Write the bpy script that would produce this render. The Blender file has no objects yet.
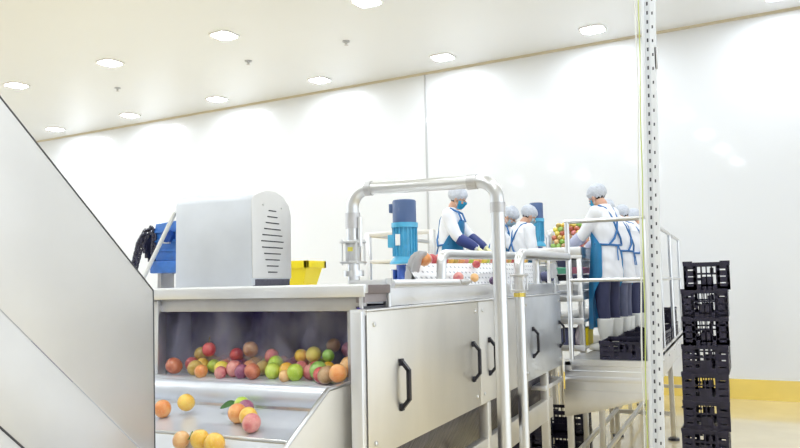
import bpy, bmesh, math, random
from mathutils import Vector, Matrix, Euler
rnd = random.Random(7)
PI = math.pi
S = bpy.context.scene
COL = S.collection
V = Vector

# ------------------------------------------------------------------ materials
def mat(name, col, rough=.5, metal=0., coat=0., emit=None, estr=0., bump=0., bscale=30., var=0., vscale=5.,
        stretch=(1, 1, 1), sss=0., coat_rough=.05, rvar=0., alpha=1.):
    m = bpy.data.materials.new(name); m.use_nodes = True
    nt = m.node_tree; N = nt.nodes; L = nt.links; b = N['Principled BSDF']
    b.inputs['Base Color'].default_value = (*col, 1)
    b.inputs['Roughness'].default_value = rough
    b.inputs['Metallic'].default_value = metal
    b.inputs['Coat Weight'].default_value = coat
    b.inputs['Coat Roughness'].default_value = coat_rough
    b.inputs['Alpha'].default_value = alpha
    if sss:
        b.inputs['Subsurface Weight'].default_value = sss
        b.inputs['Subsurface Radius'].default_value = (.01, .004, .002)
    if emit:
        b.inputs['Emission Color'].default_value = (*emit, 1); b.inputs['Emission Strength'].default_value = estr
    if bump or var or rvar:
        tc = N.new('ShaderNodeTexCoord'); mp = N.new('ShaderNodeMapping'); mp.inputs['Scale'].default_value = stretch
        L.new(tc.outputs['Object'], mp.inputs['Vector'])
    if var:
        n = N.new('ShaderNodeTexNoise'); n.inputs['Scale'].default_value = vscale; n.inputs['Detail'].default_value = 5
        L.new(mp.outputs[0], n.inputs['Vector'])
        r = N.new('ShaderNodeValToRGB')
        r.color_ramp.elements[0].position = .3; r.color_ramp.elements[1].position = .7
        r.color_ramp.elements[0].color = (*[max(0, c * (1 - var)) for c in col], 1)
        r.color_ramp.elements[1].color = (*[min(1, c * (1 + var * .6)) for c in col], 1)
        L.new(n.outputs['Fac'], r.inputs['Fac']); L.new(r.outputs[0], b.inputs['Base Color'])
    if rvar:
        n = N.new('ShaderNodeTexNoise'); n.inputs['Scale'].default_value = vscale * 1.7; n.inputs['Detail'].default_value = 4
        L.new(mp.outputs[0], n.inputs['Vector'])
        mr = N.new('ShaderNodeMapRange'); mr.inputs['To Min'].default_value = max(.02, rough - rvar); mr.inputs['To Max'].default_value = rough + rvar
        L.new(n.outputs['Fac'], mr.inputs['Value']); L.new(mr.outputs[0], b.inputs['Roughness'])
    if bump:
        n = N.new('ShaderNodeTexNoise'); n.inputs['Scale'].default_value = bscale; n.inputs['Detail'].default_value = 3
        L.new(mp.outputs[0], n.inputs['Vector'])
        bp = N.new('ShaderNodeBump'); bp.inputs['Strength'].default_value = bump; bp.inputs['Distance'].default_value = .01
        L.new(n.outputs['Fac'], bp.inputs['Height']); L.new(bp.outputs[0], b.inputs['Normal'])
    return m

M = {}
M['wall'] = mat('wall_panel_white', (.78, .79, .82), .35, coat=1., coat_rough=.07)
M['ceiling'] = mat('ceiling_white', (.84, .86, .91), .35, coat=.25, coat_rough=.15, var=.03, vscale=.25)
M['floor'] = mat('floor_yellow_epoxy', (.80, .67, .41), .18, coat=.7, coat_rough=.05, var=.10, vscale=1.2, rvar=.06, bump=.05, bscale=3)
M['kerb'] = mat('kerb_yellow', (.88, .66, .16), .2, coat=.6, var=.08, vscale=2, bump=.1, bscale=2.5)
M['seal'] = mat('wall_joint_beige', (.62, .54, .40), .5)
M['seam'] = mat('seam_grey', (.50, .50, .52), .4)
M['steel'] = mat('brushed_steel', (.80, .80, .81), .34, 1., var=.05, vscale=3, rvar=.07, bump=.03, bscale=6)
M['steel_warm'] = mat('brushed_steel_warm', (.80, .775, .73), .42, 1., var=.06, vscale=4, rvar=.06, bump=.04, bscale=6, stretch=(1, 1, .35))
M['steel_matt'] = mat('satin_steel_sheet', (.71, .70, .685), .5, .85, var=.06, vscale=2.5, rvar=.05, bump=.03, bscale=9)
M['steel_cool'] = mat('wet_steel_cool', (.74, .77, .82), .36, .9, var=.07, vscale=5, rvar=.08, bump=.15, bscale=14)
M['wet_white'] = mat('wet_pale_surface', (.70, .725, .78), .28, .35, coat=.4, var=.06, vscale=6, bump=.1, bscale=14)
M['steel_dull'] = mat('dull_steel', (.56, .55, .55), .45, .9, var=.12, vscale=6, bump=.05)
M['taupe'] = mat('taupe_steel', (.40, .355, .36), .45, .3, var=.1, vscale=8)
M['chrome'] = mat('polished_tube_steel', (.66, .66, .66), .30, 1.)
M['foil'] = mat('filmed_steel_cover', (.60, .62, .66), .42, .45, var=.05, vscale=6, rvar=.06, bump=.06, bscale=9)
M['galv'] = mat('galvanised_post', (.60, .62, .66), .5, .5, var=.12, vscale=14)
M['dark_taupe'] = mat('dark_taupe_steel', (.20, .165, .165), .5, .3)
M['guard'] = mat('cream_guard_sheet', (.78, .75, .69), .38, .25, var=.05, vscale=4)
M['dark'] = mat('dark_rubber', (.035, .032, .06), .35, 0, coat=.4, var=.3, vscale=8, bump=.4, bscale=25)
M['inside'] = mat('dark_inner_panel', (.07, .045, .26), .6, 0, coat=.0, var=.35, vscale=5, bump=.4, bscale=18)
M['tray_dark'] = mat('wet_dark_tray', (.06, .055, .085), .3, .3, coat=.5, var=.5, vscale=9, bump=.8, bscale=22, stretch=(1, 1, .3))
M['black'] = mat('black_plastic', (.012, .011, .02), .35)
M['crate'] = mat('black_crate_plastic', (.016, .013, .035), .38, var=.3, vscale=20)
M['hole'] = mat('slot_dark', (.03, .03, .035), .7)
M['gap'] = mat('seal_dark', (.06, .06, .07), .6)
M['blue_lt'] = mat('motor_light_blue', (.075, .42, .66), .35, coat=.3, var=.12, vscale=20)
M['blue_dk'] = mat('motor_dark_blue', (.02, .09, .42), .35, coat=.3, var=.2, vscale=20)
M['blue_cap'] = mat('motor_fan_cap', (.06, .11, .25), .4, coat=.2)
M['blue_gear'] = mat('gearbox_blue', (.05, .20, .62), .35, coat=.3, var=.25, vscale=25)
M['label'] = mat('white_label', (.85, .85, .82), .5)
M['yellow'] = mat('yellow_plastic', (.90, .70, .01), .4)
M['yellow_lab'] = mat('yellow_tag', (.75, .65, .10), .5)
M['brass'] = mat('brass_valve', (.70, .55, .12), .35, .7)
M['white_pl'] = mat('white_plastic', (.86, .86, .86), .4)
M['grey_pl'] = mat('grey_plastic', (.45, .46, .50), .5)
M['green_pl'] = mat('green_plastic', (.16, .55, .38), .45)
M['pink_pl'] = mat('pink_plastic', (.72, .24, .36), .45)
M['navy_pl'] = mat('navy_plastic', (.10, .11, .22), .45)
M['bag'] = mat('clear_pink_bag', (.85, .72, .76), .25, coat=.6, bump=.8, bscale=18, var=.2, vscale=14)
M['cable'] = mat('yellow_green_cable', (.62, .70, .22), .5)
M['cable_w'] = mat('white_cable', (.82, .82, .80), .5)
M['lamp'] = mat('lamp_diffuser', (1, 1, 1), .5, emit=(.84, .92, 1), estr=60.)
M['lampframe'] = mat('lamp_frame', (.86, .86, .86), .4)
# people
M['skin'] = mat('skin', (.66, .38, .26), .5, sss=.15, var=.06, vscale=30)
M['coat'] = mat('white_cotton', (.84, .85, .90), .85, bump=.5, bscale=9, stretch=(1, 1, .5))
M['apron'] = mat('blue_apron', (.045, .36, .68), .4, coat=.3, bump=.5, bscale=8, stretch=(1, 1, .5), var=.12, vscale=6)
M['strap'] = mat('blue_strap', (.03, .16, .42), .5)
M['trouser'] = mat('navy_trousers', (.045, .05, .115), .8, bump=.7, bscale=12, stretch=(1, 1, .5), var=.2, vscale=9)
M['trouser_g'] = mat('grey_navy_trousers', (.12, .13, .21), .8, bump=.7, bscale=12, stretch=(1, 1, .5), var=.2, vscale=9)
M['boot'] = mat('white_rubber_boot', (.86, .85, .80), .35, coat=.3)
M['net'] = mat('white_hair_net', (.60, .63, .70), .8, bump=1., bscale=55, var=.12, vscale=40)
M['hair'] = mat('dark_hair', (.03, .02, .018), .6)
M['mask'] = mat('blue_face_mask', (.05, .50, .80), .6)
M['mask_l'] = mat('pale_blue_face_mask', (.55, .74, .86), .6)
M['glove'] = mat('pale_yellow_glove', (.86, .84, .45), .6)
M['glove_w'] = mat('white_glove', (.86, .82, .80), .6)
M['sleeve_n'] = mat('navy_sleeve_cover', (.03, .05, .22), .5)
M['sleeve_l'] = mat('lavender_sleeve_cover', (.48, .50, .66), .6)
M['eye'] = mat('eye_dark', (.02, .015, .012), .2)
M['leaf'] = mat('leaf_green', (.10, .28, .06), .45, var=.2, vscale=40)
M['stem'] = mat('stem_brown', (.22, .18, .08), .7)

def perforated_mat():
    m = mat('perforated_white_plate', (.86, .86, .87), .35, .2)
    nt = m.node_tree; N = nt.nodes; L = nt.links; b = N['Principled BSDF']
    tc = N.new('ShaderNodeTexCoord'); sp = N.new('ShaderNodeSeparateXYZ'); L.new(tc.outputs['Object'], sp.inputs[0])
    outs = []
    for ax, pitch, sc in (('Y', .075, .42), ('Z', .036, 1.)):
        d = N.new('ShaderNodeMath'); d.operation = 'DIVIDE'; L.new(sp.outputs[ax], d.inputs[0]); d.inputs[1].default_value = pitch
        f = N.new('ShaderNodeMath'); f.operation = 'FRACT'; L.new(d.outputs[0], f.inputs[0])
        s = N.new('ShaderNodeMath'); s.operation = 'SUBTRACT'; L.new(f.outputs[0], s.inputs[0]); s.inputs[1].default_value = .5
        q = N.new('ShaderNodeMath'); q.operation = 'MULTIPLY'; L.new(s.outputs[0], q.inputs[0]); q.inputs[1].default_value = pitch * sc
        p = N.new('ShaderNodeMath'); p.operation = 'POWER'; L.new(q.outputs[0], p.inputs[0]); p.inputs[1].default_value = 2
        a = N.new('ShaderNodeMath'); a.operation = 'ABSOLUTE'; L.new(p.outputs[0], a.inputs[0]); outs.append(a)
    ad = N.new('ShaderNodeMath'); L.new(outs[0].outputs[0], ad.inputs[0]); L.new(outs[1].outputs[0], ad.inputs[1])
    lt = N.new('ShaderNodeMath'); lt.operation = 'LESS_THAN'; L.new(ad.outputs[0], lt.inputs[0]); lt.inputs[1].default_value = .0065 ** 2
    mx = N.new('ShaderNodeMix'); mx.data_type = 'RGBA'; L.new(lt.outputs[0], mx.inputs[0])
    mx.inputs[6].default_value = (.88, .88, .89, 1); mx.inputs[7].default_value = (.38, .38, .42, 1)
    L.new(mx.outputs[2], b.inputs['Base Color'])
    return m
M['perf'] = perforated_mat()

def slotted_mat():
    m = mat('galvanised_slotted', (.74, .76, .80), .5, .15)
    nt = m.node_tree; N = nt.nodes; L = nt.links; b = N['Principled BSDF']
    tc = N.new('ShaderNodeTexCoord'); sp = N.new('ShaderNodeSeparateXYZ'); L.new(tc.outputs['Object'], sp.inputs[0])
    def mt(op, a, c=None):
        n = N.new('ShaderNodeMath'); n.operation = op
        for i_, v in enumerate((a, c)):
            if v is None: continue
            if isinstance(v, (int, float)): n.inputs[i_].default_value = v
            else: L.new(v, n.inputs[i_])
        return n.outputs[0]
    u = mt('SUBTRACT', sp.outputs['X'], mt('ADD', mt('MULTIPLY', sp.outputs['Z'], .027), -.0193))   # distance across the leaning post
    def slot(u0, hw, pitch, hh, ph):
        du = mt('LESS_THAN', mt('ABSOLUTE', mt('SUBTRACT', u, u0)), hw)
        fz = mt('ABSOLUTE', mt('SUBTRACT', mt('FRACT', mt('ADD', mt('DIVIDE', sp.outputs['Z'], pitch), ph)), .5))
        return mt('MULTIPLY', du, mt('LESS_THAN', fz, hh))
    h = mt('MAXIMUM', slot(.029, .0042, .05, .20, 0), slot(.055, .0036, .075, .11, .3))
    mx = N.new('ShaderNodeMix'); mx.data_type = 'RGBA'; L.new(h, mx.inputs[0]); mx.inputs[6].default_value = (.76, .78, .82, 1); mx.inputs[7].default_value = (.05, .05, .07, 1)
    L.new(mx.outputs[2], b.inputs['Base Color']); return m
M['slotted'] = slotted_mat()

def fruit_mat(name, c1, c2, rough=.32):
    m = mat(name, c1, rough, coat=.5, coat_rough=.12, sss=.05)
    nt = m.node_tree; N = nt.nodes; L = nt.links; b = N['Principled BSDF']
    tc = N.new('ShaderNodeTexCoord'); oi = N.new('ShaderNodeObjectInfo')
    n = N.new('ShaderNodeTexNoise'); n.noise_dimensions = '4D'; n.inputs['Scale'].default_value = 24; n.inputs['Detail'].default_value = 6
    L.new(tc.outputs['Object'], n.inputs['Vector'])
    mu = N.new('ShaderNodeMath'); mu.operation = 'MULTIPLY'; L.new(oi.outputs['Random'], mu.inputs[0]); mu.inputs[1].default_value = 50
    L.new(mu.outputs[0], n.inputs['W'])
    r = N.new('ShaderNodeValToRGB'); r.color_ramp.elements[0].position = .38; r.color_ramp.elements[1].position = .66
    r.color_ramp.elements[0].color = (*c1, 1); r.color_ramp.elements[1].color = (*c2, 1)
    L.new(n.outputs['Fac'], r.inputs['Fac'])
    v = N.new('ShaderNodeTexVoronoi'); v.inputs['Scale'].default_value = 170; L.new(tc.outputs['Object'], v.inputs['Vector'])
    lt = N.new('ShaderNodeMath'); lt.operation = 'LESS_THAN'; L.new(v.outputs['Distance'], lt.inputs[0]); lt.inputs[1].default_value = .16
    mx = N.new('ShaderNodeMix'); mx.data_type = 'RGBA'; L.new(lt.outputs[0], mx.inputs[0]); L.new(r.outputs[0], mx.inputs[6])
    mx.inputs[7].default_value = (*[min(1, c * .7 + .28) for c in c2], 1)
    L.new(mx.outputs[2], b.inputs['Base Color'])
    return m
FR = {
 'rust red': fruit_mat('fruit_rust', (.46, .09, .05), (.72, .26, .13)),
 'red': fruit_mat('fruit_red', (.50, .04, .06), (.68, .14, .12)),
 'pink': fruit_mat('fruit_pink', (.66, .16, .18), (.85, .40, .32)),
 'purple': fruit_mat('fruit_purple', (.22, .04, .11), (.45, .14, .24)),
 'dark plum': fruit_mat('fruit_plum', (.05, .02, .08), (.14, .05, .14)),
 'orange': fruit_mat('fruit_orange', (.80, .27, .07), (.92, .50, .18)),
 'apricot': fruit_mat('fruit_apricot', (.82, .42, .16), (.92, .60, .28)),
 'golden yellow': fruit_mat('fruit_gold', (.86, .44, .04), (.94, .64, .12)),
 'yellow': fruit_mat('fruit_yellow', (.84, .66, .05), (.92, .78, .20)),
 'ochre': fruit_mat('fruit_ochre', (.50, .32, .05), (.72, .52, .16)),
 'lime green': fruit_mat('fruit_lime', (.42, .60, .03), (.66, .78, .14)),
 'green': fruit_mat('fruit_green', (.25, .50, .08), (.48, .70, .20)),
 'brown': fruit_mat('fruit_brown', (.30, .13, .07), (.48, .27, .16)),
 'tan speckled': fruit_mat('fruit_tan', (.42, .24, .10), (.66, .44, .24)),
}

# ------------------------------------------------------------------ helpers
def box(bm, x0, x1, y0, y1, z0, z1, bev=0.):
    r = bmesh.ops.create_cube(bm, size=1)
    vs = r['verts']
    for v in vs:
        v.co = V(((x0 + x1) / 2 + v.co.x * (x1 - x0), (y0 + y1) / 2 + v.co.y * (y1 - y0), (z0 + z1) / 2 + v.co.z * (z1 - z0)))
    if bev:
        es = list({e for v in vs for e in v.link_edges})
        bmesh.ops.bevel(bm, geom=es, offset=bev, segments=2, affect='EDGES', profile=.5)

def frames(pts):
    T = []
    for i in range(len(pts)):
        a = pts[max(0, i - 1)]; b = pts[min(len(pts) - 1, i + 1)]
        T.append((b - a).normalized())
    up = V((0, 0, 1)) if abs(T[0].z) < .9 else V((1, 0, 0))
    n = T[0].cross(up).normalized(); out = []
    for t in T:
        n = (n - t * n.dot(t)).normalized(); out.append((t, n, t.cross(n)))
    return out

def tube(bm, pts, r, seg=12, caps=True):
    pts = [V(p) for p in pts]
    rs = r if isinstance(r, (list, tuple)) else [r] * len(pts)
    rings = []
    for p, (t, n, b), rr in zip(pts, frames(pts), rs):
        rings.append([bm.verts.new(p + (n * math.cos(2 * PI * k / seg) + b * math.sin(2 * PI * k / seg)) * rr) for k in range(seg)])
    for a, b in zip(rings, rings[1:]):
        for k in range(seg):
            bm.faces.new((a[k], a[(k + 1) % seg], b[(k + 1) % seg], b[k]))
    if caps:
        bm.faces.new(rings[0][::-1]); bm.faces.new(rings[-1])

def bend(pts, rad, n=7):
    pts = [V(p) for p in pts]; out = [pts[0]]
    for i in range(1, len(pts) - 1):
        p, a, b = pts[i], (pts[i - 1] - pts[i]).normalized(), (pts[i + 1] - pts[i]).normalized()
        ang = a.angle(b); d = rad / math.tan(ang / 2)
        s, e = p + a * d, p + b * d
        c = p + (a + b).normalized() * (rad / math.sin(ang / 2))
        v0, v1 = s - c, e - c
        tot = v0.angle(v1)
        ax = v0.cross(v1).normalized()
        for k in range(n + 1):
            out.append(c + Matrix.Rotation(tot * k / n, 3, ax) @ v0)
    out.append(pts[-1]); return out

def prism(bm, pts, axis, a0, a1, bev=0.):
    """extrude polygon pts (2D, in the two other axes) along axis"""
    def mk(p, a):
        if axis == 'x': return (a, p[0], p[1])
        if axis == 'y': return (p[0], a, p[1])
        return (p[0], p[1], a)
    A = [bm.verts.new(mk(p, a0)) for p in pts]; B = [bm.verts.new(mk(p, a1)) for p in pts]
    fs = [bm.faces.new(A), bm.faces.new(B[::-1])]
    for i in range(len(pts)):
        j = (i + 1) % len(pts)
        fs.append(bm.faces.new((A[j], A[i], B[i], B[j])))
    bmesh.ops.recalc_face_normals(bm, faces=fs)
    if bev:
        es = [e for e in fs[0].edges] + [e for e in fs[1].edges]
        bmesh.ops.bevel(bm, geom=list(set(es)), offset=bev, segments=2, affect='EDGES', profile=.5)

def quad(bm, a, b, c, d, th=0.004):
    """thin sheet with thickness"""
    a, b, c, d = map(V, (a, b, c, d)); n = (b - a).cross(d - a).normalized() * th / 2
    vs = [bm.verts.new(p + s * n) for s in (1, -1) for p in (a, b, c, d)]
    for f in ((0, 1, 2, 3), (7, 6, 5, 4), (0, 4, 5, 1), (1, 5, 6, 2), (2, 6, 7, 3), (3, 7, 4, 0)):
        bm.faces.new([vs[i] for i in f])

def ball(bm, c, r, u=16, v=10, rot=None):
    res = bmesh.ops.create_uvsphere(bm, u_segments=u, v_segments=v, radius=1)
    r = r if isinstance(r, (tuple, list)) else (r, r, r)
    for w in res['verts']:
        p = V((w.co.x * r[0], w.co.y * r[1], w.co.z * r[2]))
        if rot: p = rot @ p
        w.co = p + V(c)
    return res['verts']

def wloc(o):
    p = V((0, 0, 0))
    while o is not None:
        p += V(o.location); o = o.parent
    return p

def obj(name, bm, m, parent=None, smooth=True, angle=35, label=None):
    """link a bmesh built in world coordinates as ONE object under parent"""
    if parent is not None:
        bmesh.ops.translate(bm, verts=bm.verts, vec=-wloc(parent))
    me = bpy.data.meshes.new(name); bm.normal_update(); bm.to_mesh(me); bm.free()
    o = bpy.data.objects.new(name, me); COL.objects.link(o)
    me.materials.append(M[m] if isinstance(m, str) else m)
    if smooth:
        for p in me.polygons: p.use_smooth = True
        me.set_sharp_from_angle(angle=math.radians(angle))
    o.parent = parent
    if label: o['label'] = label
    return o

def thing(name, label, cat, loc=(0, 0, 0), rotz=0, group=None):
    o = bpy.data.objects.new(name, None); COL.objects.link(o)
    o.empty_display_size = .1
    o.location = loc; o.rotation_euler = (0, 0, rotz); o['label'] = label; o['category'] = cat
    if group: o['group'] = group
    return o

def tag(o, label, cat, group=None, kind=None):
    o['label'] = label; o['category'] = cat
    if group: o['group'] = group
    if kind: o['kind'] = kind
    return o

def struct(name, bm, m, smooth=False):
    o = obj(name, bm, m, None, smooth); o['kind'] = 'structure'; return o

def dup(o, label=None, loc=None, rot=None, parent=None):
    c = o.copy(); COL.objects.link(c); c.parent = parent
    if parent is None:
        if loc is not None: c.location = loc
        if rot is not None: c.rotation_euler = rot
        if label: c['label'] = label
    for ch in list(o.children): dup(ch, parent=c)
    return c

def nb(): return bmesh.new()

# ------------------------------------------------------------------ the room
CZ = 5.63
def wallY(x): return 11.78 - .0734 * (x - .3)
wd = V((1, -.0734, 0)).normalized(); wn = V((.0734, 1, 0)).normalized()
def wquad(bm, x0, x1, z0, z1, th, off=0.):
    """slab on the wall plane, front face 'off' metres in front of it"""
    p0 = V((x0, wallY(x0), 0)) - wn * off; p1 = V((x1, wallY(x1), 0)) - wn * off
    pts = [(p.x, p.y) for p in (p0, p1, p1 + wn * th, p0 + wn * th)]
    prism(bm, pts, 'z', z0, z1)

b = nb(); wquad(b, -24, 9, 0, CZ + .1, .15); struct('wall_back', b, 'wall')
b = nb(); box(b, -24, 9, -7, 14.5, -.12, 0); struct('floor', b, 'floor')
b = nb(); box(b, -24, 9, -7.15, -7, 0, CZ + .1); struct('wall_front_unseen', b, 'wall')  # unseen wall behind the camera, added to cut world glare on steel
b = nb(); box(b, -24, 9, -7, 14.5, CZ, CZ + .12); struct('ceiling', b, 'ceiling')
b = nb()
p0 = V((-24, wallY(-24), 0)); p1 = V((9, wallY(9), 0))
prism(b, [(p0.x, p0.y), (p1.x, p1.y), (p1.x - wn.x * .03, p1.y - .03), (p0.x - wn.x * .03, p0.y - .03)], 'z', .0, .285)
struct('baseboard_back', b, 'kerb')
b = nb(); wquad(b, -24, 9, CZ - .035, CZ, .05, .03); struct('trim_1', b, 'seal')
b = nb(); wquad(b, -5.02, -4.985, .3, CZ - .035, .05, .012); struct('trim_2', b, 'seam')

# ceiling lights
def make_lamp():
    t = thing('ceiling_light', '', 'ceiling light')
    b = nb(); R = []
    for rr, z in ((.20, 0), (.20, -.018), (.172, -.022), (.165, -.008)):
        ring = []
        for k in range(32):
            a = 2 * PI * k / 32; c, s = math.cos(a), math.sin(a)
            e = (abs(c) ** 4 + abs(s) ** 4) ** (-.25)
            ring.append(b.verts.new((rr * c * e, rr * s * e, z)))
        R.append(ring)
    for A, B in zip(R, R[1:]):
        for k in range(32): b.faces.new((A[k], B[k], B[(k + 1) % 32], A[(k + 1) % 32]))
    obj('frame', b, 'lampframe', t)
    b = nb(); b.faces.new([b.verts.new((.165 * math.cos(2 * PI * k / 32) * (abs(math.cos(2 * PI * k / 32)) ** 4 + abs(math.sin(2 * PI * k / 32)) ** 4) ** (-.25),
                                       .165 * math.sin(2 * PI * k / 32) * (abs(math.cos(2 * PI * k / 32)) ** 4 + abs(math.sin(2 * PI * k / 32)) ** 4) ** (-.25), -.010)) for k in range(32)][::-1])
    obj('diffuser', b, 'lamp', t)
    return t
lampA = V((-4.36, 11.43, CZ))
iv = V((-2.56, .188, 0)); jv = V((-.02, -2.80, 0))
ordi = {-2: 'first', -1: 'second', 0: 'third', 1: 'fourth', 2: 'fifth', 3: 'sixth', 4: 'seventh'}
rown = {0: 'in the row nearest the wall', 1: 'in the second row from the wall', 2: 'in the third row from the wall', 3: 'in the fourth row from the wall', 4: 'in the unseen added fifth row', 5: 'in the unseen added sixth row'}
lamp0 = None
for j in range(6):  # last two rows are unseen, added to brighten camera-facing steel
    for i in range(-2, 5):
        p = lampA + iv * i + jv * j
        lab = f'flush white ceiling light, {ordi[i]} from the right {rown[j]}'
        if lamp0 is None:
            lamp0 = make_lamp(); lamp0.location = p; lamp0.rotation_euler = (0, 0, -.0734); lamp0['label'] = lab; lamp0['group'] = 'ceiling lights'
        else:
            dup(lamp0, lab, p, (0, 0, -.0734))
# sprinkler heads
for k, (x, y, lab) in enumerate(((-5.43, 9.95, 'small grey sprinkler head on the ceiling above the pipe arch'), (-10.6, 10.24, 'small grey sprinkler head on the ceiling near the left corner'),
                                 (-7.4, 10.05, 'small pale sprinkler head on the ceiling between two light rows'))):
    t = thing('sprinkler_head', lab, 'sprinkler', (x, y, CZ), 0, 'ceiling sprinklers')
    b = nb(); tube(b, [(x, y, CZ), (x, y, CZ - .012)], .06, 16); obj('flange', b, 'grey_pl', t)
    b = nb(); tube(b, [(x, y, CZ - .012), (x, y, CZ - .06), (x, y, CZ - .065)], [.018, .018, .035], 12); obj('nozzle', b, 'steel_dull', t)

# ------------------------------------------------------------------ fruit washer (machine body)
XR = -1.40     # door side plane
XL = -2.90
Y0, Y1 = 2.667, 6.38
ZT, ZB = 1.645, 1.03
W = thing('fruit_washer', 'long stainless steel fruit washing machine with black handled side doors', 'machine', (-2.15, 4.4, 0))
# front column at the opening's right side
b = nb(); box(b, -1.457, XR - .004, Y0, 2.76, .55, ZT, .004); obj('corner_column', b, 'steel', W)
b = nb(); box(b, -1.402, XR - .0015, Y0 + .035, Y0 + .041, .56, ZT - .02); obj('door_gap_seal', b, 'gap', W)
# inner cabinet box
b = nb(); box(b, -1.52, -1.425, 2.76, Y1, ZB, ZT - .005); obj('side_frame', b, 'steel_dull', W)
b = nb(); box(b, -1.475, XR + .008, 2.70, Y1 + .01, ZT - .004, ZT + .004, .002); obj('door_rain_ledge', b, 'steel', W)
# doors
def handle(parent, y, z0=1.2, z1=1.40, s=.042):
    b = nb()
    pts = [(XR + .004, y, z1), (XR + .012, y, z1), (XR + s, y, z1 - .035), (XR + s, y, z0 + .035), (XR + .012, y, z0), (XR + .004, y, z0)]
    w = .011
    sec = [V(p) for p in pts]
    for a, c in zip(sec, sec[1:]):
        if (c - a).length < .006: continue
        d = (c - a).normalized(); e = V((0, 1, 0)); nn = d.cross(e)
        A = [b.verts.new(q + e * w * i + nn * w * .7 * k) for q in (a - d * .004, c + d * .004) for i, k in ((-1, -1), (1, -1), (1, 1), (-1, 1))]
        for f in ((0, 1, 2, 3), (7, 6, 5, 4), (0, 4, 5, 1), (1, 5, 6, 2), (2, 6, 7, 3), (3, 7, 4, 0)): b.faces.new([A[i] for i in f])
    for z in (z0, z1):
        box(b, XR, XR + .014, y - .016, y + .016, z - .016, z + .016, .003)
    bmesh.ops.recalc_face_normals(b, faces=b.faces)
    return obj('handle', b, 'black', parent, label='black plastic handle')
for (ya, yb, hs, mt) in ((2.712, 4.155, (3.03, 4.03), 'steel_warm'), (4.165, 5.165, (4.335,), 'steel_matt'), (5.175, Y1, (5.40, 6.30), 'steel_cool')):
    b = nb(); box(b, XR - .022, XR, ya, yb, ZB, ZT - .006, .004)
    d = obj('door', b, mt, W)
    for h in hs: handle(d, h)
    for (sy, sz) in ((ya + .06, ZT - .06), (yb - .06, ZT - .06), (ya + .06, ZB + .06), (yb - .06, ZB + .06)):
        b = nb(); tube(b, [(XR, sy, sz), (XR + .006, sy, sz), (XR + .009, sy, sz)], [.011, .011, .006], 10); obj('screw', b, 'chrome', d)
# upper band above the doors
b = nb(); box(b, -1.475, -1.455, 3.02, Y1, ZT + .006, 1.735, .003); obj('upper_side_band', b, 'steel', W)
b = nb(); box(b, -1.50, -1.455, 2.80, 3.015, ZT + .03, 1.715, .003); obj('upper_corner_block', b, 'taupe', W)
b = nb(); box(b, -1.50, -1.462, 2.80, 3.03, ZT + .004, ZT + .014); obj('dark_gap_strip', b, 'gap', W)
b = nb(); box(b, -1.475, -1.462, 2.785, 2.80, ZT - .01, 1.715); obj('upright_strip', b, 'steel', W)
b = nb(); tube(b, [(-1.444, 3.02, 1.63), (-1.444, 3.02, 1.755)], .009, 10); tube(b, [(-1.444, 3.02, 1.755), (-1.444, 3.02, 1.78)], .016, 6); obj('clamp_bolt', b, 'chrome', W)
b = nb(); box(b, -2.86, -1.47, 3.02, Y1, 1.71, 1.735, .003); obj('top_deck', b, 'steel', W)
# rolled cover along the right top edge
b = nb(); prof = [(-1.70, 1.735), (-1.70, 1.775), (-1.47, 1.775)] + [(-1.47 + .022 * math.sin(a), 1.753 + .022 * math.cos(a)) for a in [PI * k / 8 for k in range(9)]] + [(-1.50, 1.731)]
prism(b, prof, 'y', 3.10, 4.02); obj('rolled_cover', b, 'steel', W)
b = nb(); tube(b, [(-1.455, 4.0, 1.757), (-1.455, 4.12, 1.757)], [.014, .020], 12); tube(b, [(-1.455, 4.12, 1.757), (-1.455, 4.20, 1.762)], .008, 10); obj('spray_rod', b, 'steel_dull', W)
# hood across the opening
b = nb(); box(b, XL - .35, -1.43, 2.75, 2.79, 1.715, 1.757, .006); box(b, XL - .35, -1.452, 2.79, 3.03, 1.715, 1.757); box(b, XL - .35, -1.72, 3.03, 3.55, 1.715, 1.757)
obj('hood_cover', b, 'steel', W)
b = nb(); box(b, XL - .35, -1.43, 2.745, 2.757, 1.70, 1.752, .004); obj('hood_front_lip', b, 'steel', W)
b = nb(); box(b, -1.450, -1.436, 2.792, 3.02, 1.712, 1.752, .004); obj('hood_end_bracket', b, 'dark_taupe', W)
b = nb(); box(b, -2.62, -1.47, 2.82, 2.85, 1.638, 1.712, .003); obj('cross_beam', b, 'steel_dull', W)
b = nb(); box(b, -2.68, -2.61, 2.80, 2.86, 1.20, 1.715, .004); obj('opening_post', b, 'steel', W)
# interior
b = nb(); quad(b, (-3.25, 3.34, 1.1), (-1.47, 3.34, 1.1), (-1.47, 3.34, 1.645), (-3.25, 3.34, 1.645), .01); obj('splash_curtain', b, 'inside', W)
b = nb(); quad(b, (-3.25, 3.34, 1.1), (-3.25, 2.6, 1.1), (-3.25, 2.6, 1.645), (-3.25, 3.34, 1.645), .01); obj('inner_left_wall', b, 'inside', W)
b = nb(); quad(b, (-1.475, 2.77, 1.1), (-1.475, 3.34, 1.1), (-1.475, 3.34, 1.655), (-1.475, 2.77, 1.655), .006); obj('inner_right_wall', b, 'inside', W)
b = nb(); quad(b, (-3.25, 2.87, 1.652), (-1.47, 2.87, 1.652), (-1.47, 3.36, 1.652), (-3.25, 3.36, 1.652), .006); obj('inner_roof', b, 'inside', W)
# rollers carrying the fruit
for k in range(6):
    y = 2.655 + k * .118
    b = nb(); r = .052
    tube(b, [(-2.97, y, 1.286), (-1.52, y, 1.286)], r, 28)
    tube(b, [(-2.99, y, 1.286), (-1.505, y, 1.286)], .015, 10)
    obj('roller', b, 'wet_white', W)
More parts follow.
